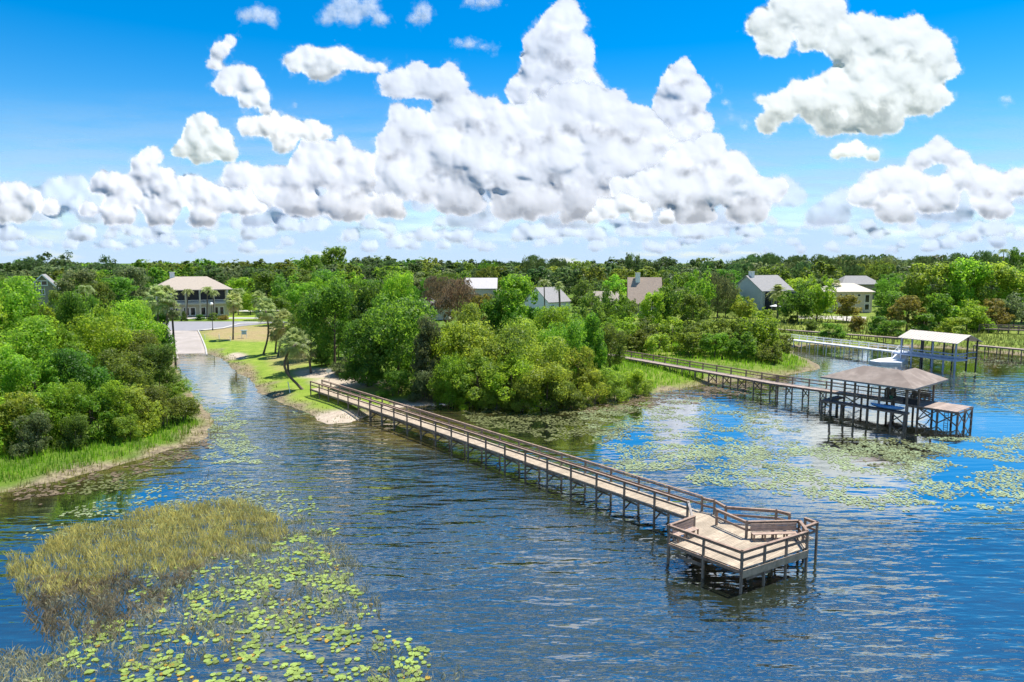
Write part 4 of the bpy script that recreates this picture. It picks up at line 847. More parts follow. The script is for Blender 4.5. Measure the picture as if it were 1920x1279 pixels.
pads('lily_pads', [([(20, 1010), (150, 950), (330, 905), (430, 900), (560, 930), (600, 960), (430, 985), (200, 1010)], 8, 34, 2.4, -.05), ([(330, 900), (420, 880), (520, 890), (560, 930), (350, 930)], 4, 35, 1.8, 0)], M['pad_pale'], (.07, .15))
pads('lily_pads', [([(330, 690), (365, 720), (395, 770), (440, 760), (450, 790), (470, 830), (530, 860), (480, 870), (390, 870), (400, 810), (350, 740)], 24, 36, 3, -.16), ([(1100, 880), (1250, 830), (1500, 830), (1920, 810), (1990, 930), (1880, 960), (1640, 955), (1400, 915), (1200, 900)], 24, 37, 5, -0.04), ([(545, 770), (600, 775), (590, 782), (548, 778)], 10, 38, None, 0)], M['pad_pale'], (.07, .135))
pads('lily_pads', [([(860, 775), (1000, 770), (1160, 758), (1200, 765), (1180, 810), (1110, 835), (1000, 815), (900, 800)], 15, 41, 4, -.16), ([(1560, 830), (1640, 815), (1790, 835), (1760, 870), (1640, 880)], 14, 42, 3, -.1), ([(130, 905), (340, 840), (380, 860), (270, 910), (130, 930)], 9, 44, 3, -.15), ([(1370, 755), (1440, 750), (1440, 790), (1390, 795)], 9, 46, 3, 0)], M['pad_olive'], (.08, .17))
pads('lily_pads', [([(1080, 768), (1300, 740), (1500, 800), (1480, 880), (1180, 880), (1120, 830)], 20, 43, 3.5, 0), ([(1480, 700), (1560, 690), (1700, 700), (1500, 720)], 2, 45, 4, .1), ([(1790, 690), (1930, 730), (1930, 780), (1830, 760)], 12, 47, 4, 0), ([(1500, 650), (1920, 672), (1920, 690), (1640, 680)], 5, 48, 4, -.1)], M['pad_pale'], (.07, .135))
pads('lily_pads', [([(1060, 762), (1210, 745), (1320, 728), (1500, 705), (1480, 720), (1350, 745), (1200, 765), (1080, 775)], 14, 51, 3, -.15), ([(-20, 930), (250, 868), (390, 818), (400, 840), (260, 885), (0, 950)], 12, 52, 3, -.15)], M['pad_brown'], (.10, .22))

# ------------------------------------------------------------------ long wooden pier with its platform
V3 = Vector
Z0 = 1.45
PA, PB = V3((-28.1, 94.0, Z0)), V3((12.2, 45.7, Z0)); PD = (PB - PA).normalized(); PN = V3((-PD.y, PD.x, 0)); PW = 1.62; PL = (PB - PA).length
def walkway_bents(root, A, D, N, W, L, nb, zdeck, post_top, brace_from, wood, r=.085, gz=None, rails=(True, True), rail_h=1.08, mid=True, brw=.045, rail_mat=None, drop=.0):
    """posts (each its own part), cross braces, hand rails on one or both sides"""
    for i in range(nb + 1):
        c = A + D * (L * i / nb)
        for s_, on in ((0, rails[0]), (1, rails[1])):
            q = c + N * (W * s_ + (-.04 if s_ == 0 else .04)); g = min(H(q.x, q.y), 0.5); g = max(g, -.9) - .25
            MB().box((q.x, q.y, (g + (zdeck + (rail_h if on else -.05))) / 2), (r * 1.5, r * 1.5, (zdeck + (rail_h if on else -.05)) - g), math.atan2(D.y, D.x)).build('post', wood, root)
        if i >= brace_from and i < nb:
            m = MB(); a = c + N * -.04; b = c + N * (W + .04); off = D * .09
            m.beam(V3((a.x, a.y, zdeck - .3)) + off, V3((b.x, b.y, .25)) + off, brw, .15); m.beam(V3((b.x, b.y, zdeck - .3)) - off, V3((a.x, a.y, .25)) - off, brw, .15); m.build('cross_brace', wood, root)
        m = MB(); m.beam(V3((c.x, c.y, zdeck - .2)) + N * -.1 - D * .16, V3((c.x, c.y, zdeck - .2)) + N * (W + .1) - D * .16, .07, .2); m.build('cap_beam', wood, root)
    for s_, on in ((0, rails[0]), (1, rails[1])):
        if not on: continue
        a = A + N * (W * s_ + (-.04 if s_ == 0 else .04)); b = a + D * L; up = V3((0, 0, 1))
        MB().beam(V3((a.x, a.y, zdeck + rail_h + .025)), V3((b.x, b.y, zdeck + rail_h + .025)), .17, .045).build('handrail', rail_mat or M['rail'], root)
        o = N * (.09 if s_ == 0 else -.09); m = MB()
        m.beam(V3((a.x, a.y, zdeck + rail_h - .1)) + o * .85, V3((b.x, b.y, zdeck + rail_h - .1)) + o * .85, .04, .12)
        if mid: m.beam(V3((a.x, a.y, zdeck + rail_h * .5)) + o * .85, V3((b.x, b.y, zdeck + rail_h * .5)) + o * .85, .04, .14)
        m.build('rail_board', rail_mat or M['rail'], root)
def planks(root, A, D, N, W, L, z, mt, pitch=.15, th=.04, name='deck', seed=0):
    rs = random.Random(seed); m = MB(); n_ = int(L / pitch); ang = math.atan2(D.y, D.x)
    for i in range(n_):
        c = A + D * (pitch * (i + .5)) + N * (W / 2 + rs.uniform(-.012, .012)); m.box((c.x, c.y, z - th / 2 + rs.uniform(-.003, .003)), (pitch - .012, W, th), ang)
    return m.build(name, mt, root)
def joists(root, A, D, N, W, L, z, mt, h=.2):
    m = MB()
    for s_ in (-.005, .5, 1.005):
        a = A + N * (W * s_); b = a + D * L; m.beam(V3((a.x, a.y, z - .06 - h / 2)), V3((b.x, b.y, z - .06 - h / 2)), .05, h)
    return m.build('joists', mt, root)
def local(o, p):   # nothing: every structure is built in world coordinates under an Empty at the origin of its base
    return p
def based(root, base):
    """put the Empty at the thing's base, keep its children where they are"""
    root.location = base
    for ch in root.children: ch.matrix_parent_inverse = Matrix.Translation(-V3(base))
def deckmat(name, c, ang, pitch):
    """weathered boards whose seams run across the walkway"""
    m = mat(name, c, 0.85, 0.3, 2.0, streak=(0.8, tuple(v * .8 for v in c))); nt = m.node_tree; n, l = nt.nodes, nt.links
    p = n['Principled BSDF']; src = p.inputs['Base Color'].links[0].from_socket
    g_ = n.new('ShaderNodeNewGeometry'); r_ = n.new('ShaderNodeMapRange'); r_.inputs['To Min'].default_value = .82; r_.inputs['To Max'].default_value = 1.1; l.new(g_.outputs['Random Per Island'], r_.inputs['Value'])
    h = n.new('ShaderNodeHueSaturation'); l.new(src, h.inputs['Color']); l.new(r_.outputs[0], h.inputs['Value']); l.new(h.outputs[0], p.inputs['Base Color']); return m
M['boards'] = deckmat('boards', (0.48, 0.39, 0.285), 0, .15); M['boards_red'] = deckmat('boards_red', (0.41, 0.32, 0.265), 0, .15); M['boards_pale'] = deckmat('boards_pale', (0.56, 0.50, 0.45), 0, .15)
M['boards_dark'] = deckmat('boards_dark', (0.16, 0.13, 0.125), 0, .15)
pier = thing('wooden_pier', 'long brown wooden pier with rails running to an angular platform over the lake', 'pier')
planks(pier, PA, PD, PN, PW, PL + .4, Z0, M['boards'], .15, .04, 'deck', 1); joists(pier, PA, PD, PN, PW, PL, Z0, M['post_wood'])
walkway_bents(pier, PA, PD, PN, PW, PL, 22, Z0, 1, 6, M['post_wood'])
PLAT = [(9.9, 41.4), (13.2, 37.5), (18.2, 40.4), (18.45, 42.2), (15.0, 42.0), (13.75, 44.2), (14.2, 46.1), (13.45, 46.75), (12.25, 45.75), (11.9, 42.95)]
def clip_boards(poly, D, pitch, z, mt, root, th=.04, name='platform_deck'):
    """deck boards running across D, each cut to the outline"""
    N = V3((-D.y, D.x, 0)); pts = [(V3((x, y, 0)).dot(D), V3((x, y, 0)).dot(N)) for x, y in poly]; a0 = min(p_[0] for p_ in pts); a1 = max(p_[0] for p_ in pts); m = MB(); a = a0
    while a < a1:
        def cuts(t):
            c = []; n_ = len(pts)
            for i in range(n_):
                (ua, va), (ub, vb) = pts[i], pts[(i + 1) % n_]
                if (ua > t) != (ub > t): c.append(va + (t - ua) / (ub - ua) * (vb - va))
            return sorted(c)
        c1, c2 = cuts(a + .006), cuts(a + pitch - .006)
        if len(c1) == len(c2) and c1:
            for k in range(0, len(c1) - 1, 2):
                q = [D * (a + .006) + N * c1[k], D * (a + .006) + N * c1[k + 1], D * (a + pitch - .006) + N * c2[k + 1], D * (a + pitch - .006) + N * c2[k]]
                m.prism([(v.x, v.y) for v in q], z - th, z)
        a += pitch
    return m.build(name, mt, root)
clip_boards(PLAT, PD, .15, Z0 + .003, M['boards'], pier)
def rail_run(root, pts, z, posts=True, h=1.08, legs=None, wood=None, inward=None, spacing=2.2, skip_first=False, top=True):
    wood = wood or M['rail']
    for i in range(len(pts) - 1):
        a, b = V3((*pts[i], 0)), V3((*pts[i + 1], 0)); L = (b - a).length; n_ = max(1, round(L / spacing)); e = (b - a).normalized() * .06
        MB().beam(a - e + V3((0, 0, z + h + .025)), b + e + V3((0, 0, z + h + .025)), .18, .045).build('handrail', wood, root)
        m = MB(); m.beam(a + V3((0, 0, z + h - .1)), b + V3((0, 0, z + h - .1)), .045, .12); m.beam(a + V3((0, 0, z + h * .5)), b + V3((0, 0, z + h * .5)), .045, .15); m.build('rail_board', wood, root)
        for k in range(n_ + (i == len(pts) - 2)):
            if k == 0 and i == 0 and skip_first: continue
            c = a.lerp(b, k / n_); zb = legs if legs is not None and (k == 0 or L > 3.4) else z - .25
            MB().box((c.x, c.y, (zb + z + h) / 2), (.13, .13, z + h - zb), math.atan2(PD.y, PD.x)).build('post', wood if zb > 0 else M['post_wood'], root)
rail_run(pier, [PLAT[9], PLAT[0], PLAT[1], PLAT[2], PLAT[3], PLAT[4], PLAT[5]], Z0, legs=-1.0)
rail_run(pier, [(13.5, 46.8), (14.2, 46.25), (14.6, 45.0), (17.8, 44.35), (18.45, 43.75)], Z0 - .12, legs=-1.0, skip_first=True)
rail_run(pier, [(19.15, 42.95), (19.6, 42.2), (18.35, 41.35)], Z0 - .12, legs=-1.0)
clip_boards([(13.78, 44.2), (14.2, 46.08), (14.55, 44.95), (17.8, 44.3), (18.45, 43.7), (19.15, 42.9), (19.55, 42.2), (18.42, 41.4), (18.5, 42.25), (15.02, 42.05)], PD, .15, Z0 - .12, M['boards'], pier, name='side_ramp_deck')
# end-board of the near rail, fascia boards and bearers
m = MB(); q = V3((12.2, 45.75, 0)); m.beam(q + V3((0, 0, Z0 + 1.14)), V3((12.42, 45.15, Z0 + .05)), .04, .24, up=PN); m.build('slanting_end_board', M['boards_pale'], pier)
for a, b, h_ in ((PLAT[1], PLAT[2], .46), (PLAT[0], PLAT[1], .2), (PLAT[9], PLAT[0], .2), (PLAT[2], PLAT[3], .3)):
    a, b = V3((*a, 0)), V3((*b, 0)); o = (b - a).normalized().cross(V3((0, 0, 1))) * .09
    MB().beam(a + o + V3((0, 0, Z0 - .045 - h_ / 2)), b + o + V3((0, 0, Z0 - .045 - h_ / 2)), .05, h_).build('fascia_board', M['fascia'] if h_ > .25 else M['rail'], pier)
m = MB()
for t in (.02, .25, .5, .75, .98):
    a = V3((*PLAT[0], 0)).lerp(V3((*PLAT[1], 0)), t); b = V3((11.95, 43.0, 0)).lerp(V3((17.6, 41.0, 0)), t); m.beam(a + V3((0, 0, Z0 - .18)), b + V3((0, 0, Z0 - .18)), .06, .22)
m.build('joists', M['post_wood'], pier)
for pa, pb in (((10.1, 41.2), (13.0, 37.9)), ((13.4, 37.7), (17.6, 40.2))):
    a, b = V3((*pa, 0)), V3((*pb, 0)); MB().beam(a.lerp(b, .05) + V3((0, 0, .75)), a.lerp(b, .48) + V3((0, 0, .75)), .06, .2).build('waler', M['post_wood'], pier)
for i, (x, y) in enumerate([(12.2, 41.6), (14.6, 39.8), (16.3, 41.3), (13.2, 44.4)]):
    MB().box((x, y, .1), (.18, .18, 2.4), .3).build('pile', M['post_wood'], pier)
based(pier, (PA.x, PA.y, 0))
# benches on the platform
def bench(label, a, b, z, face, mt, name='bench', depth=.5, legs=5):
    """bench between a and b, facing the direction FACE"""
    a, b = V3((*a, 0)), V3((*b, 0)); d = (b - a).normalized(); f = V3((*face, 0)); f = (f - d * f.dot(d)).normalized()
    r = thing(name, label, 'bench', (a.x, a.y, z)); m = MB()
    for k in range(3): m.beam(a + f * (.1 + k * .15) + V3((0, 0, z + .46)), b + f * (.1 + k * .15) + V3((0, 0, z + .46)), .13, .045)
    m.build('seat', mt, r); m = MB()
    for k in range(3): m.beam(a - f * .0 + V3((0, 0, z + .58 + k * .17)), b - f * .0 + V3((0, 0, z + .58 + k * .17)), .04, .145)
    m.build('backrest', mt, r)
    for k in range(legs):
        c = a.lerp(b, .03 + .94 * k / (legs - 1)); m = MB(); m.beam(c + f * .05 + V3((0, 0, z)), c + f * .05 + V3((0, 0, z + .44)), .09, .09); m.beam(c + f * .42 + V3((0, 0, z)), c + f * .42 + V3((0, 0, z + .44)), .09, .09); m.beam(c + f * .0 + V3((0, 0, z + .39)), c + f * .48 + V3((0, 0, z + .39)), .05, .09); m.build('leg', M['rail'], r)
    based(r, (a.x, a.y, z)); return r
bench('long slatted wooden bench with back against the rear rail of the platform', (15.2, 41.88), (18.2, 42.05), Z0 + .003, (0, -1), M['bench_wood'])
bench('shorter slatted wooden bench at the left edge of the platform', (10.15, 41.55), (11.8, 42.75), Z0 + .003, (.8, -.6), M['bench_wood'], legs=4)

# ------------------------------------------------------------------ second walkway with hipped boathouse
OX = V3((39.9, 86.0, 0)); U = V3((.63, -.777, 0)).normalized(); W_ = V3((-U.y, U.x, 0)); ANG = math.atan2(U.y, U.x)
def bh(u, v, z=0.0): return OX + U * u + W_ * v + V3((0, 0, z))
walk = thing('wooden_walkway', 'weathered wooden walkway with one rail crossing marsh to the brown-roofed boathouse', 'walkway')
pts2 = [V3((17.2, 126.6, 1.5)), V3((36.8, 95.9, 1.9)), bh(-.1, 4.2, 1.9)]
for i in range(2):
    a, b = pts2[i], pts2[i + 1]; D = (b - a); D.z = 0; L = D.length; D.normalize(); N = V3((-D.y, D.x, 0)); zz = 1.9
    planks(walk, V3((a.x, a.y, 0)), D, N, 1.7, L + .3, zz - .003 * i, M['boards_red'], .2, .04, 'deck', 5 + i); joists(walk, V3((a.x, a.y, 0)), D, N, 1.7, L, zz, M['dark_wood'])
    walkway_bents(walk, V3((a.x, a.y, 0)), D, N, 1.7, L, 13 if i == 0 else 4, zz, 1, 9 if i == 0 else 0, M['dark_wood'], r=.1, rails=(False, True), rail_h=1.0, rail_mat=M['rail'])
based(walk, (17.2, 126.6, 1.2))
boat = thing('boathouse', 'open boathouse with brown shingled hip roof over a slip and deck', 'boathouse')
def ub(root, u0, u1, v0, v1, z, mt, name='deck', along_u=True):
    if along_u: planks(root, bh(u0, v0), U, W_, v1 - v0, u1 - u0, z, mt, .15, .05, name)
    else: planks(root, bh(u0, v1), -W_, U, u1 - u0, v1 - v0, z, mt, .15, .05, name)
    m = MB(); c = [bh(u0, v0, z - .16), bh(u1, v0, z - .16), bh(u1, v1, z - .16), bh(u0, v1, z - .16)]
    for i in range(4): m.beam(c[i], c[(i + 1) % 4], .05, .2)
    m.build('edge_beam', M['dark_wood'], root)
ub(boat, -.3, 9.9, -.1, .8, 1.5, M['boards_dark'], 'catwalk'); ub(boat, -.3, .6, .86, 4.1, 1.5, M['boards_dark'], 'catwalk', False)
ub(boat, .0, 8.6, 4.2, 5.9, 1.9, M['boards_red'], 'deck'); ub(boat, 8.65, 14.2, 3.2, 8.0, 1.896, M['boards_red'], 'deck'); ub(boat, 5.0, 8.6, 5.95, 8.0, 1.892, M['boards_red'], 'deck')
for u, v, zt in [(.7, .45, 4.5), (3.7, .35, 4.5), (6.6, .35, 4.5), (9.7, .35, 4.5), (.7, 4.15, 4.5), (3.7, 4.1, 4.5), (6.6, 4.1, 4.5), (9.8, 3.5, 4.5), (9.8, 8.05, 4.5), (5.3, 8.05, 4.5), (7.6, 8.1, 4.5), (5.3, 5.9, 4.5),
                 (-.2, .0, 1.5), (-.2, 2.5, 1.5), (-.2, 4.1, 1.5), (2.0, .7, 1.5), (5.2, .7, 1.5), (8.2, .0, 1.5), (9.7, -.05, 1.5), (14.1, 3.3, 1.9), (14.1, 5.6, 1.9), (14.1, 7.9, 1.9), (12.0, 3.3, 1.9), (12.0, 7.9, 1.9), (8.7, 3.3, 1.9), (2.2, 5.8, 1.9)]:
    p_ = bh(u, v); MB().box((p_.x, p_.y, (zt - .9) / 2), (.2, .2, zt + .9), ANG).build('post', M['dark_wood'], boat)
for (u0, v0), (u1, v1), zt in [((9.9, 3.25), (12.0, 3.25), 1.7), ((12.0, 3.25), (14.1, 3.25), 1.7), ((14.16, 3.3), (14.16, 5.6), 1.7), ((14.16, 5.6), (14.16, 7.9), 1.7), ((9.8, 3.5), (9.8, 8.0), 1.7), ((-.26, .1), (-.26, 2.4), 1.3), ((8.2, -.06), (9.6, -.06), 1.3), ((.7, 4.15), (2.2, 5.8), 1.6)]:
    m = MB(); m.beam(bh(u0, v0, zt), bh(u1, v1, .2), .05, .14); m.beam(bh(u1, v1, zt) + W_ * .06, bh(u0, v0, .2) + W_ * .06, .05, .14); m.build('cross_brace', M['dark_wood'], boat)
def hip(root, c4, ze, ridge, zr, mt, name='roof', th=.14, fascia=None):
    """c4: four eave corners (world xy, ccw), ridge: two points; overhanging shell with thickness"""
    vs = [V3((c.x, c.y, ze)) for c in c4] + [V3((r_.x, r_.y, zr)) for r_ in ridge]; k = len(vs)
    vs += [v - V3((0, 0, th)) for v in vs]; fs = [(0, 1, 5, 4), (1, 2, 5), (2, 3, 4, 5), (3, 0, 4)]
    fs += [tuple(i + k for i in f[::-1]) for f in fs] + [(0, k, k + 1, 1), (1, k + 1, k + 2, 2), (2, k + 2, k + 3, 3), (3, k + 3, k, 0)]
    m = MB(); m.add(vs, fs); o = m.build(name, mt, root)
    f_ = MB()
    for i in range(4):
        a, b = vs[i], vs[(i + 1) % 4]; out_ = (b - a).normalized().cross(V3((0, 0, 1))) * .03; f_.beam(a + out_ - V3((0, 0, th * .7)), b + out_ - V3((0, 0, th * .7)), .04, .2)
    f_.build('fascia', fascia or M['shingle_grey'], root); return o
hip(boat, [bh(-.4, -.3), bh(10.6, -.3), bh(10.6, 6.6), bh(-.4, 6.6)], 4.5, [bh(3.4, 3.15), bh(7.4, 3.15)], 6.05, M['shingle'])
hip(boat, [bh(10.55, .2), bh(10.55, 10.4), bh(4.9, 10.4), bh(4.9, .2)], 4.503, [bh(7.7, 2.5), bh(7.7, 7.6)], 5.85, M['shingle'])
m = MB()
for a, b in (((.7, .35), (9.7, .35)), ((.7, 4.1), (9.8, 4.1)), ((.7, .45), (.7, 4.1)), ((9.8, .45), (9.8, 8.0)), ((5.3, 8.05), (9.8, 8.05)), ((5.3, 4.1), (5.3, 8.0))): m.beam(bh(*a, 4.32), bh(*b, 4.32), .1, .2)
m.build('roof_beam', M['dark_wood'], boat)
def brail(root, a, b, z, h=1.0, n_=3, mt=None, posts=3, th=.04, bh_=.12):
    m = MB(); mt = mt or M['dark_wood']
    for k in range(n_): zz = z + h * (k + 1) / n_ - .05; m.beam(a + V3((0, 0, zz)), b + V3((0, 0, zz)), th, bh_)
    m.build('rail_board', mt, root)
    MB().beam(a + V3((0, 0, z + h + .025)), b + V3((0, 0, z + h + .025)), .14, .04).build('handrail', mt, root)
    for k in range(posts): c = a.lerp(b, k / max(posts - 1, 1)); MB().box((c.x, c.y, z + h / 2), (.1, .1, h), ANG).build('rail_post', mt, root)
brail(boat, bh(0, 5.85), bh(5.0, 5.85), 1.9, 1.0, 2, M['rail'], 4); brail(boat, bh(5.05, 5.95), bh(5.05, 8.0), 1.9, 1.15, 5, None, 3); brail(boat, bh(5.1, 8.03), bh(9.75, 8.03), 1.9, 1.15, 5, None, 4)
m = MB()
for k in (-.2, .2): m.beam(bh(13.0 + k, 3.1, -.4), bh(13.0 + k, 3.1, 1.95), .05, .05)
for k in range(6): m.beam(bh(12.8, 3.1, .1 + k * .3), bh(13.2, 3.1, .1 + k * .3), .04, .05)
m.build('swim_ladder', M['dark_wood'], boat); based(boat, (OX.x, OX.y, 0))
bench('dark wooden bench along the rear rail under the boathouse roof', tuple(bh(7.4, 7.85))[:2], tuple(bh(9.6, 7.85))[:2], 1.9, tuple(-W_)[:2], M['dark_wood'])
bench('dark wooden bench at the inner side rail under the boathouse roof', tuple(bh(5.2, 7.7))[:2], tuple(bh(5.2, 6.1))[:2], 1.9, tuple(U)[:2], M['dark_wood'], legs=3)
bx = thing('deck_box', 'black storage box on the boathouse deck beside the slip', 'storage box', bh(8.9, 3.9, 1.9), ANG)
MB().box((0, 0, .33), (1.6, .7, .66)).build('body', M['screen'], bx, bevel=.03); MB().box((0, 0, .70), (1.66, .76, .07)).build('lid', M['dark_wood'], bx, bevel=.02)
ky = thing('kayak', 'blue kayak lying on the front catwalk of the boathouse', 'kayak', bh(7.6, .3, 1.52), ANG + .02)
vs, fs = [], []; n_ = 14
for i in range(n_ + 1):
    t = i / n_ * 2 - 1; wv = .5 * max(0.02, (1 - abs(t) ** 2.4)); hh = .25 * (1 - .4 * t * t); zc = .3 + .16 * t ** 4
    for k in range(10): a = 6.28318 * k / 10; vs.append((t * 1.95, wv * math.cos(a), zc + hh * math.sin(a) * (1 if wv > .05 else .3)))
for i in range(n_):
    for k in range(10): fs.append((i * 10 + k, i * 10 + (k + 1) % 10, (i + 1) * 10 + (k + 1) % 10, (i + 1) * 10 + k))
fs += [tuple(range(9, -1, -1)), tuple(n_ * 10 + k for k in range(10))]
MB().add(vs, fs).build('hull', M['kayak'], ky, smooth=True); m = MB(); m.cyl((0, 0, .54), (0, 0, .57), .3, .28, 12); o = m.build('cockpit', M['iron'], ky); o.scale = (1.4, .8, 1)

lm = thing('lift_motor', 'small dark green boat lift motor on the inner boathouse post', 'lift motor', bh(6.6, 3.85, 2.2), ANG)
MB().box((0, 0, .2), (.4, .3, .4)).build('housing', mat('lift_green', (.03, .16, .10), .5, .2, 3), lm, bevel=.04); m = MB(); m.cyl((.2, 0, .2), (.5, 0, .2), .09, .09, 10); m.build('gear_drum', M['iron'], lm)

# ------------------------------------------------------------------ white dock and white-roofed boathouse
def simple_dock(name, label, a, b, w_, z, rails, wood, deckm, nb, rail_h=1.0, brace=99, rail_mat=None):
    r = thing(name, label, 'dock'); a, b = V3((a[0], a[1], 0)), V3((b[0], b[1], 0)); D = (b - a); L = D.length; D.normalize(); N = V3((-D.y, D.x, 0))
    planks(r, a, D, N, w_, L, z, deckm, .3, .06, 'deck'); joists(r, a, D, N, w_, L, z, wood)
    walkway_bents(r, a, D, N, w_, L, nb, z, 1, brace, wood, r=.1, rails=rails, rail_h=rail_h, rail_mat=rail_mat or wood); based(r, (a.x, a.y, 0)); return r
p0, p1 = at(1474, 636, 1.6), at(1693, 661, 1.6)
simple_dock('white_dock', 'long white railed dock leading to the white-roofed boathouse', p0, p1, 1.8, 1.6, (False, True), M['white'], M['white'], 13)
O3 = V3((75.0, 128.0, 0)); U3 = V3((.42, -.907, 0)).normalized(); W3 = V3((-U3.y, U3.x, 0)); A3 = math.atan2(U3.y, U3.x)
def b3(u, v, z=0.0): return O3 + U3 * u + W3 * v + V3((0, 0, z))
wb = thing('white_boathouse', 'boathouse with low white metal gable roof and pale blue railed deck', 'boathouse')
planks(wb, b3(-3, -.1), U3, W3, 3.3, 11.9, 1.8, M['pale_blue'], .3, .06, 'deck'); m = MB()
c = [b3(-3, -.15, 1.62), b3(8.9, -.15, 1.62), b3(8.9, 3.25, 1.62), b3(-3, 3.25, 1.62)]
for i in range(4): m.beam(c[i], c[(i + 1) % 4], .06, .3)
m.build('edge_beam', M['pale_blue'], wb)
for u, v, zt in [(-1.5, 0, 4.8), (.6, 0, 4.8), (4.6, 0, 4.8), (8.8, 0, 4.8), (8.8, 3.2, 5.6), (8.9, 5.8, 4.9), (4.6, 3.2, 5.6), (.6, 3.2, 5.6), (4.6, 5.8, 4.9), (-1.5, 5.8, 4.9), (.6, 5.8, 4.9), (2.6, 3.2, 1.8), (6.7, 3.2, 1.8), (6.7, 0, 1.8)]:
    p_ = b3(u, v); MB().box((p_.x, p_.y, (zt - .9) / 2), (.22, .22, zt + .9), A3).build('post', M['pale_blue'] if zt < 5 and v < 4 else M['screen'], wb)
brail(wb, b3(-1, -.05), b3(8.8, -.05), 1.83, 1.0, 2, M['pale_blue'], 8, .06, .2); brail(wb, b3(8.85, 0), b3(8.85, 3.2), 1.83, 1.0, 2, M['pale_blue'], 4, .06, .2)
m = MB(); m.beam(b3(8.85, 3.2, 2.9), b3(8.9, 5.8, 2.9), .1, .12); m.beam(b3(8.85, 3.2, 1.9), b3(8.9, 5.8, 1.9), .1, .2); m.build('tie_beam', M['pale_blue'], wb)
def gable(root, c4, ze, zr, mt, th=.1, name='roof'):
    """c4: corners a,b on front eave, c,d on back eave; ridge midway"""
    a, b, c, d = c4; r0 = (a + d) / 2; r1 = (b + c) / 2
    vs = [V3((v.x, v.y, z)) for v, z in ((a, ze), (b, ze), (r1, zr), (r0, zr), (c, ze), (d, ze))]; k = 6; vs += [v - V3((0, 0, th)) for v in vs]
    fs = [(0, 1, 2, 3), (3, 2, 4, 5)]; fs += [tuple(i + k for i in f[::-1]) for f in fs] + [(0, 6, 7, 1), (1, 7, 8, 2), (2, 8, 10, 4), (4, 10, 11, 5), (5, 11, 9, 3), (3, 9, 6, 0)]
    return MB().add(vs, fs).build(name, mt, root)
gable(wb, [b3(-1.9, -.8), b3(9.5, -.8), b3(9.5, 6.4), b3(-1.9, 6.4)], 4.8, 6.15, M['metal_roof'])
m = MB(); 
for k in range(19): u = -1.8 + k * .6; m.beam(b3(u, -.78, 4.84), b3(u, 2.8, 6.17), .05, .05)
m.build('roof_seams', M['metal_roof'], wb); based(wb, (O3.x, O3.y, 0))
# floating platform and gangway
fp = thing('floating_platform', 'low white floating platform with pointed end in front of the white dock', 'floating dock')
q = [at(x, y, .45) for x, y in [(1630, 676), (1650, 671.5), (1694, 668), (1703, 674), (1690, 680), (1652, 679)]]
MB().prism([(v.x, v.y) for v in q], -.1, .42).build('float', M['white'], fp); MB().prism([(v.x * .999 + .05, v.y) for v in q[2:]], .425, .47).build('deck', M['white'], fp); based(fp, (q[0].x, q[0].y, 0))
gw = thing('gangway', 'sloping white gangway from the white dock down to the floating platform', 'gangway')
a = at(1684, 674, .5); b = at(1699, 657.5, 2.0); m = MB(); m.beam(a, b, 2.6, .12); m.build('ramp', M['white'], gw)
side = (b - a).cross(V3((0, 0, 1))).normalized() * 1.3
for s_ in (-1, 1):
    m = MB(); m.beam(a + side * s_ + V3((0, 0, .95)), b + side * s_ + V3((0, 0, .95)), .06, .06)
    for k in range(4): c = a.lerp(b, k / 3) + side * s_; m.beam(c, c + V3((0, 0, .95)), .05, .05)
    m.build('handrail', M['white'], gw)
based(gw, a)
# other docks at the right
p0, p1 = at(1826, 647, 1.6), at(1990, 662, 1.6)
simple_dock('brown_dock', 'plain brown dock over the reeds at the right edge of the lake', p0, p1, 1.6, 1.6, (False, False), M['dark_wood'], M['boards_red'], 7)
p0, p1 = at(1836, 611, 3.2), at(1990, 617, 3.2)
simple_dock('railed_dock', 'farther brown dock with rail in front of the right woods', p0, p1, 1.6, 2.6, (True, True), M['dark_wood'], M['dark_wood'], 8, brace=0)
p0, p1 = at(1455, 617, 1.9), at(1690, 634, 1.9)
simple_dock('low_boardwalk', 'low narrow boardwalk through the marsh behind the white dock', p0, p1, 1.3, 1.9, (False, False), M['dark_wood'], M['boards_red'], 16)
p0, p1 = at(1240, 654, 1.5), at(1160, 650, 1.5)

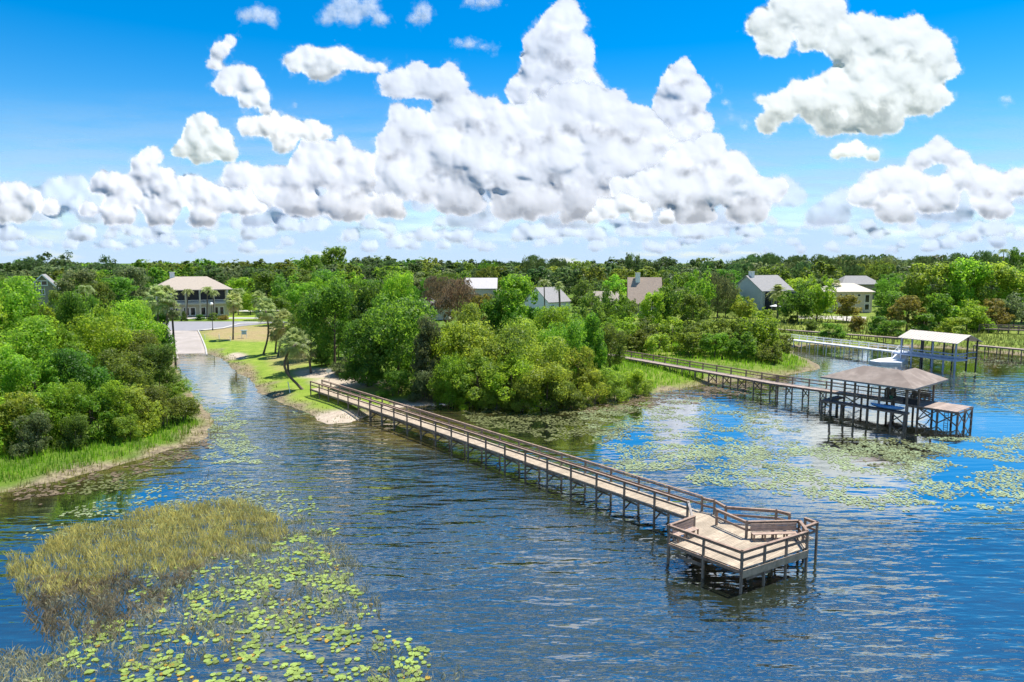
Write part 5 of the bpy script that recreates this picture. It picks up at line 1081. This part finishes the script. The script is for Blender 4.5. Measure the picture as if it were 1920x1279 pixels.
# ------------------------------------------------------------------ houses
def house(label, l_px, r_px, base_py, eave_py, ridge_py, depth, roof, wallm, roofm, yaw=0.0, over=.6, hipin=None, wins=(), chim=None, name='house', chim_m=None, flip=False, cat='house'):
    """front wall spans l_px..r_px at base_py; wins: (x0,x1,z0,z1,frame?) in metres from the left wall / floor"""
    zb = 1.7; a = at(l_px, base_py, zb); Y = a.y; b = at(r_px, base_py, zb); w_ = b.x - a.x; ze = at_y((l_px + r_px) / 2, eave_py, Y).z; 
    root = thing(name, label, cat, ((a.x + b.x) / 2 - math.cos(yaw) * w_ / 2, Y - math.sin(yaw) * w_ / 2, zb), yaw); he = ze - zb; hr = at_y((l_px + r_px) / 2, ridge_py, Y + (depth / 2 if not flip else 0)).z - zb
    MB().box((w_ / 2, depth / 2, he / 2), (w_, depth, he)).build('wall', wallm, root)
    o = over
    if roof == 'hip':
        hi = hipin or depth / 2
        vs = [V3(v) for v in ((-o, -o, he), (w_ + o, -o, he), (w_ + o, depth + o, he), (-o, depth + o, he), (hi, depth / 2, hr), (w_ - hi, depth / 2, hr))]; vs += [v - V3((0, 0, .25)) for v in vs]
        fs = [(0, 1, 5, 4), (1, 2, 5), (2, 3, 4, 5), (3, 0, 4)]; fs += [(0, 6, 7, 1), (1, 7, 8, 2), (2, 8, 9, 3), (3, 9, 6, 0), (9, 8, 7, 6)]
    elif roof == 'gable_x':   # ridge along x
        vs = [V3(v) for v in ((-o, -o, he), (w_ + o, -o, he), (w_ + o, depth / 2, hr), (-o, depth / 2, hr), (w_ + o, depth + o, he), (-o, depth + o, he))]; vs += [v - V3((0, 0, .22)) for v in vs]
        fs = [(0, 1, 2, 3), (3, 2, 4, 5), (9, 8, 7, 6), (11, 10, 8, 9), (0, 6, 7, 1), (1, 7, 8, 2), (2, 8, 10, 4), (4, 10, 11, 5), (5, 11, 9, 3), (3, 9, 6, 0)]
        for x in (0.01, w_ - .01): MB().prism([(0, 0), (depth, 0), (depth / 2, hr - he - .1)], -.02, .02).build('gable_wall', wallm, root).matrix_local = Matrix(((0, 0, 1, x), (1, 0, 0, 0), (0, 1, 0, he), (0, 0, 0, 1)))
    else:                     # gable facing the lake, ridge along y
        vs = [V3(v) for v in ((-o, -o, he - .3), (w_ / 2, -o, hr), (w_ / 2, depth + o, hr), (-o, depth + o, he - .3), (w_ + o, -o, he - .3), (w_ + o, depth + o, he - .3))]; vs += [v - V3((0, 0, .3)) for v in vs]
        fs = [(0, 1, 2, 3), (1, 4, 5, 2), (9, 8, 7, 6), (8, 11, 10, 7), (0, 6, 7, 1), (1, 7, 10, 4), (4, 10, 11, 5), (5, 11, 8, 2), (2, 8, 9, 3), (3, 9, 6, 0)]
        for y in (0.02, depth - .02): MB().prism([(0, 0), (w_, 0), (w_ / 2, hr - he - .1)], -.02, .02).build('gable_wall', wallm, root).matrix_local = Matrix(((1, 0, 0, 0), (0, 0, 1, y), (0, 1, 0, he), (0, 0, 0, 1)))
        m = MB(); m.beam((-o, -o - .04, he - .45), (w_ / 2, -o - .04, hr - .12), .06, .35); m.beam((w_ + o, -o - .04, he - .45), (w_ / 2, -o - .04, hr - .12), .06, .35); m.build('verge_board', M['white'], root)
    MB().add(vs, fs).build('roof', roofm, root)
    for x0, x1, z0, z1 in wins:
        win(root, x0, x1, z0, z1)
    if chim:
        cx, cy_, cw, ch = chim; rf = [c for c in root.children if c.name.startswith('roof')][-1]
        m = MB(); ch = hr + 1.3; m.box((cx, cy_, (ch + he * .8) / 2), (cw, cw, ch - he * .8)); m.box((cx, cy_, ch + .1), (cw + .3, cw + .3, .2)); m.build('chimney', chim_m or M['white'], rf)
    return root, w_, he, hr
def win(root, x0, x1, z0, z1, y=0.0, name='window', mull=1, fr=.14, gm=None):
    m = MB()
    for a, b, c, d in ((x0, x1, z1 - fr, z1), (x0, x1, z0, z0 + fr), (x0, x0 + fr, z0 + fr, z1 - fr), (x1 - fr, x1, z0 + fr, z1 - fr)): m.box(((a + b) / 2, y - .04, (c + d) / 2), (b - a, .1, d - c))
    for k in range(1, mull + 1):
        x = x0 + (x1 - x0) * k / (mull + 1); m.box((x, y - .04, (z0 + z1) / 2), (fr, .08, z1 - z0 - 2 * fr))
    f = m.build(name, M['white'], root); MB().box(((x0 + x1) / 2, y - .01, (z0 + z1) / 2), (x1 - x0 - 2 * fr, .04, z1 - z0 - 2 * fr)).build('pane', gm or M['glass'], f); return f
# main house: two storeys, full-width balcony
hm, w_, he, hr = house('large two-storey house with tan hip roof and full-width columned balcony', 302, 424, 594, 543, 518.5, 15, 'hip', M['grey_wall'], M['shingle_tan'], over=1.6, hipin=5.5, yaw=R(27), chim=(5.0, 7.5, 1.4, 4.2))
fl = he * .47
MB().box((w_ / 2, -.7, fl), (w_ + .2, 2.2, .35)).build('balcony_floor', M['grey_wall'], hm)
for k in range(6): MB().box((w_ * k / 5 * .98 + .2, -1.6, he / 2 - .1), (.5, .5, he - .2)).build('column', M['grey_wall'], hm)
rl = MB(); rl.box((w_ / 2, -1.72, fl + 1.25), (w_, .09, .1)); rl.box((w_ / 2, -1.72, fl + .35), (w_, .09, .1)); rb = rl.build('railing', M['white'], hm); m = MB()
for k in range(int(w_ / .32)): m.box((.16 + k * .32, -1.72, fl + .8), (.07, .07, .8))
m.build('balusters', M['pale_blue'], rb)
MB().box((w_ / 2, -.03, fl + (he - fl) * .56), (w_ * .92, .06, (he - fl) * .75)).build('upper_glazing', M['screen'], hm)
for x0, x1 in ((.36, .45), (.455, .535), (.60, .68), (.80, .86), (.87, .94)): win(hm, w_ * x0, w_ * x1, .3, fl - 1.0, name='french_door', mull=0, fr=.22)
for x0, x1 in ((.1, .17), (.22, .29)): win(hm, w_ * x0, w_ * x1, .9, fl - 1.0)
house('grey gabled house with white trim poking above the left trees', 58, 110, 585, 546, 514, 14, 'gable_y', M['siding_grey'], M['shingle_grey'], over=.8, yaw=R(30))
hg = [o for o in bpy.data.objects if o.get('label', '').startswith('grey gabled house')][0]; sc_ = at(70, 585, 1.7).y / F
x0 = (72 - 58) * sc_; z_ = (585 - 536) * sc_; win(hg, x0, x0 + 20 * sc_, z_, z_ + 10 * sc_, mull=1, fr=.28)
win(hg, x0 + 1, x0 + 15 * sc_, z_ - 3.2, z_ - 1.2, mull=1, fr=.2)
house('house with hip roof just visible behind the trees of the point', 775, 842, 600, 577, 545, 12, 'hip', M['grey_wall'], M['shingle_grey'])
house('white-roofed house between the brown tree and a bright tree', 872, 930, 575, 541, 521, 13, 'gable_x', M['cream'], M['white_roof'], over=.5, wins=[(1, 3, 1, 3)])
house('white gable-ended house with ribbed grey metal roof', 1020, 1078, 586, 566, 538, 12, 'gable_x', M['white'], M['shingle_grey'], yaw=R(42), over=.4, wins=[(1.2, 2.6, 1.2, 2.8)])
house('house with steep brown roof and pale chimney', 1180, 1238, 592, 570, 520, 14, 'gable_x', M['siding_grey'], M['shingle_brown'], yaw=R(-8), chim=(2.8, 6.2, 1.5, 0), wins=[(6, 8.2, .4, 2.6)])
house('low tan roof wing left of the steep brown roof', 1118, 1160, 592, 575, 546, 10, 'gable_x', M['cream'], M['shingle_tan'])
hb, w2, h2, r2 = house('pale blue gabled house with dark screened porch and white chimney', 1412, 1500, 580, 545, 516, 14, 'gable_x', M['blue_wall'], M['shingle_grey'], yaw=R(32), over=.5, chim=(2.2, 6.6, 1.5, 5.6))
MB().box((w2 * .55, -1.4, h2 * .47), (w2 * .88, 2.8, h2 * .94)).build('screened_porch', M['screen'], hb); m = MB()
for k in range(7): m.box((w2 * .12 + k * w2 * .144, -2.83, h2 * .47), (.1, .06, h2 * .92))
m.build('porch_frame', M['blue_wall'], hb)
hc, w3, h3, r3 = house('cream stucco house with flat tiled roof behind the rusty tree', 1552, 1634, 586, 547, 531, 11, 'hip', M['cream'], mat('cream_tile', (.62, .54, .44), .8, .2, 2), over=.7, hipin=4)
for k in range(5): win(hc, 1.5 + k * 2.1, 2.7 + k * 2.1, h3 - 1.6, h3 - .8, mull=0, fr=.1)
win(hc, w3 - 2.6, w3 - .9, h3 - 3.8, h3 - 1.0, mull=0, fr=.15); win(hc, w3 - 2.6, w3 - .9, .8, 3.0, mull=0, fr=.15)
house('dark grey hip-roofed house behind the cream house', 1578, 1650, 562, 533, 517, 12, 'hip', M['siding_grey'], M['shingle_grey'], hipin=4)
um = thing('patio_umbrella', 'white patio umbrella beside the dark screened porch', 'umbrella', atg(1453, 586)); m = MB(); m.cyl((0, 0, 0), (0, 0, 2.6), .05, .05, 6); m.build('pole', M['iron'], um)
m = MB(); m.cyl((0, 0, 2.2), (0, 0, 2.8), 1.9, .05, 8); m.build('canopy', M['umbrella'], um)

# ------------------------------------------------------------------ small things on the grass
lp = thing('street_lamp', 'black street lamp with white globe between the ramp and the road', 'street lamp', atg(399, 619.5)); zt = at_y(397, 570, lp.location.y).z - lp.location.z
m = MB(); m.cyl((0, 0, 0), (0, 0, .6), .17, .12, 10); m.cyl((0, 0, .6), (0, 0, zt - .5), .085, .06, 10); m.build('pole', M['iron'], lp, smooth=False)
m = MB(); m.cyl((0, 0, zt - .5), (0, 0, zt - .35), .2, .26, 10); m.build('collar', M['iron'], lp); m = MB(); m.sphere((0, 0, zt), .42, 14); m.build('globe', M['globe'], lp, smooth=True)
sg = thing('sign', 'white rectangular sign on a post beside the start of the long pier', 'sign', atg(617, 715)); m = MB(); m.box((0, .03, .9), (.09, .06, 1.9)); m.build('post', M['kerb'], sg); m = MB(); m.box((0, 0, 1.62), (.72, .03, .55)); m.build('panel', M['white'], sg, bevel=.01)
ib = thing('notice_board', 'small pale blue notice board on two legs on the grass', 'notice board', atg(458, 634), R(8)); zt = 1.9
for x in (-.55, .55): MB().box((x, 0, .9), (.09, .09, 1.9)).build('leg', M['white'], ib)
MB().box((0, -.03, 1.3), (1.0, .05, .9)).build('panel', M['blue_sign'], ib); m = MB(); m.beam((-.75, -.2, 1.85), (.75, -.2, 1.85), .35, .05); m.beam((-.75, .15, 1.88), (.75, .15, 1.88), .35, .05); m.build('little_roof', M['blue_sign'], ib)
for px, py, lab in ((384.5, 637, 'white marker post beside the ramp kerb'), (411, 636, 'white marker post left of the straight cabbage palm'), (432, 640, 'short white marker post at the foot of the straight cabbage palm')):
    b = atg(px, py); r = thing('marker_post', lab, 'post', b); MB().cyl((0, 0, -.1), (0, 0, 1.1), .07, .07, 8).build('shaft', M['white'], r); MB().cyl((0, 0, 1.1), (0, 0, 1.18), .09, .05, 8).build('cap', M['white'], r)
b = atg(544, 737); r = thing('marker_post', 'long pale pipe leaning on the grass bank below the bent palm', 'post', b); MB().cyl((0, 0, -.1), (-.35, .3, 1.5), .06, .06, 8).build('shaft', M['white'], r); MB().cyl((-.35, .3, 1.5), (-.37, .31, 1.56), .08, .07, 8).build('cap', M['white'], r)
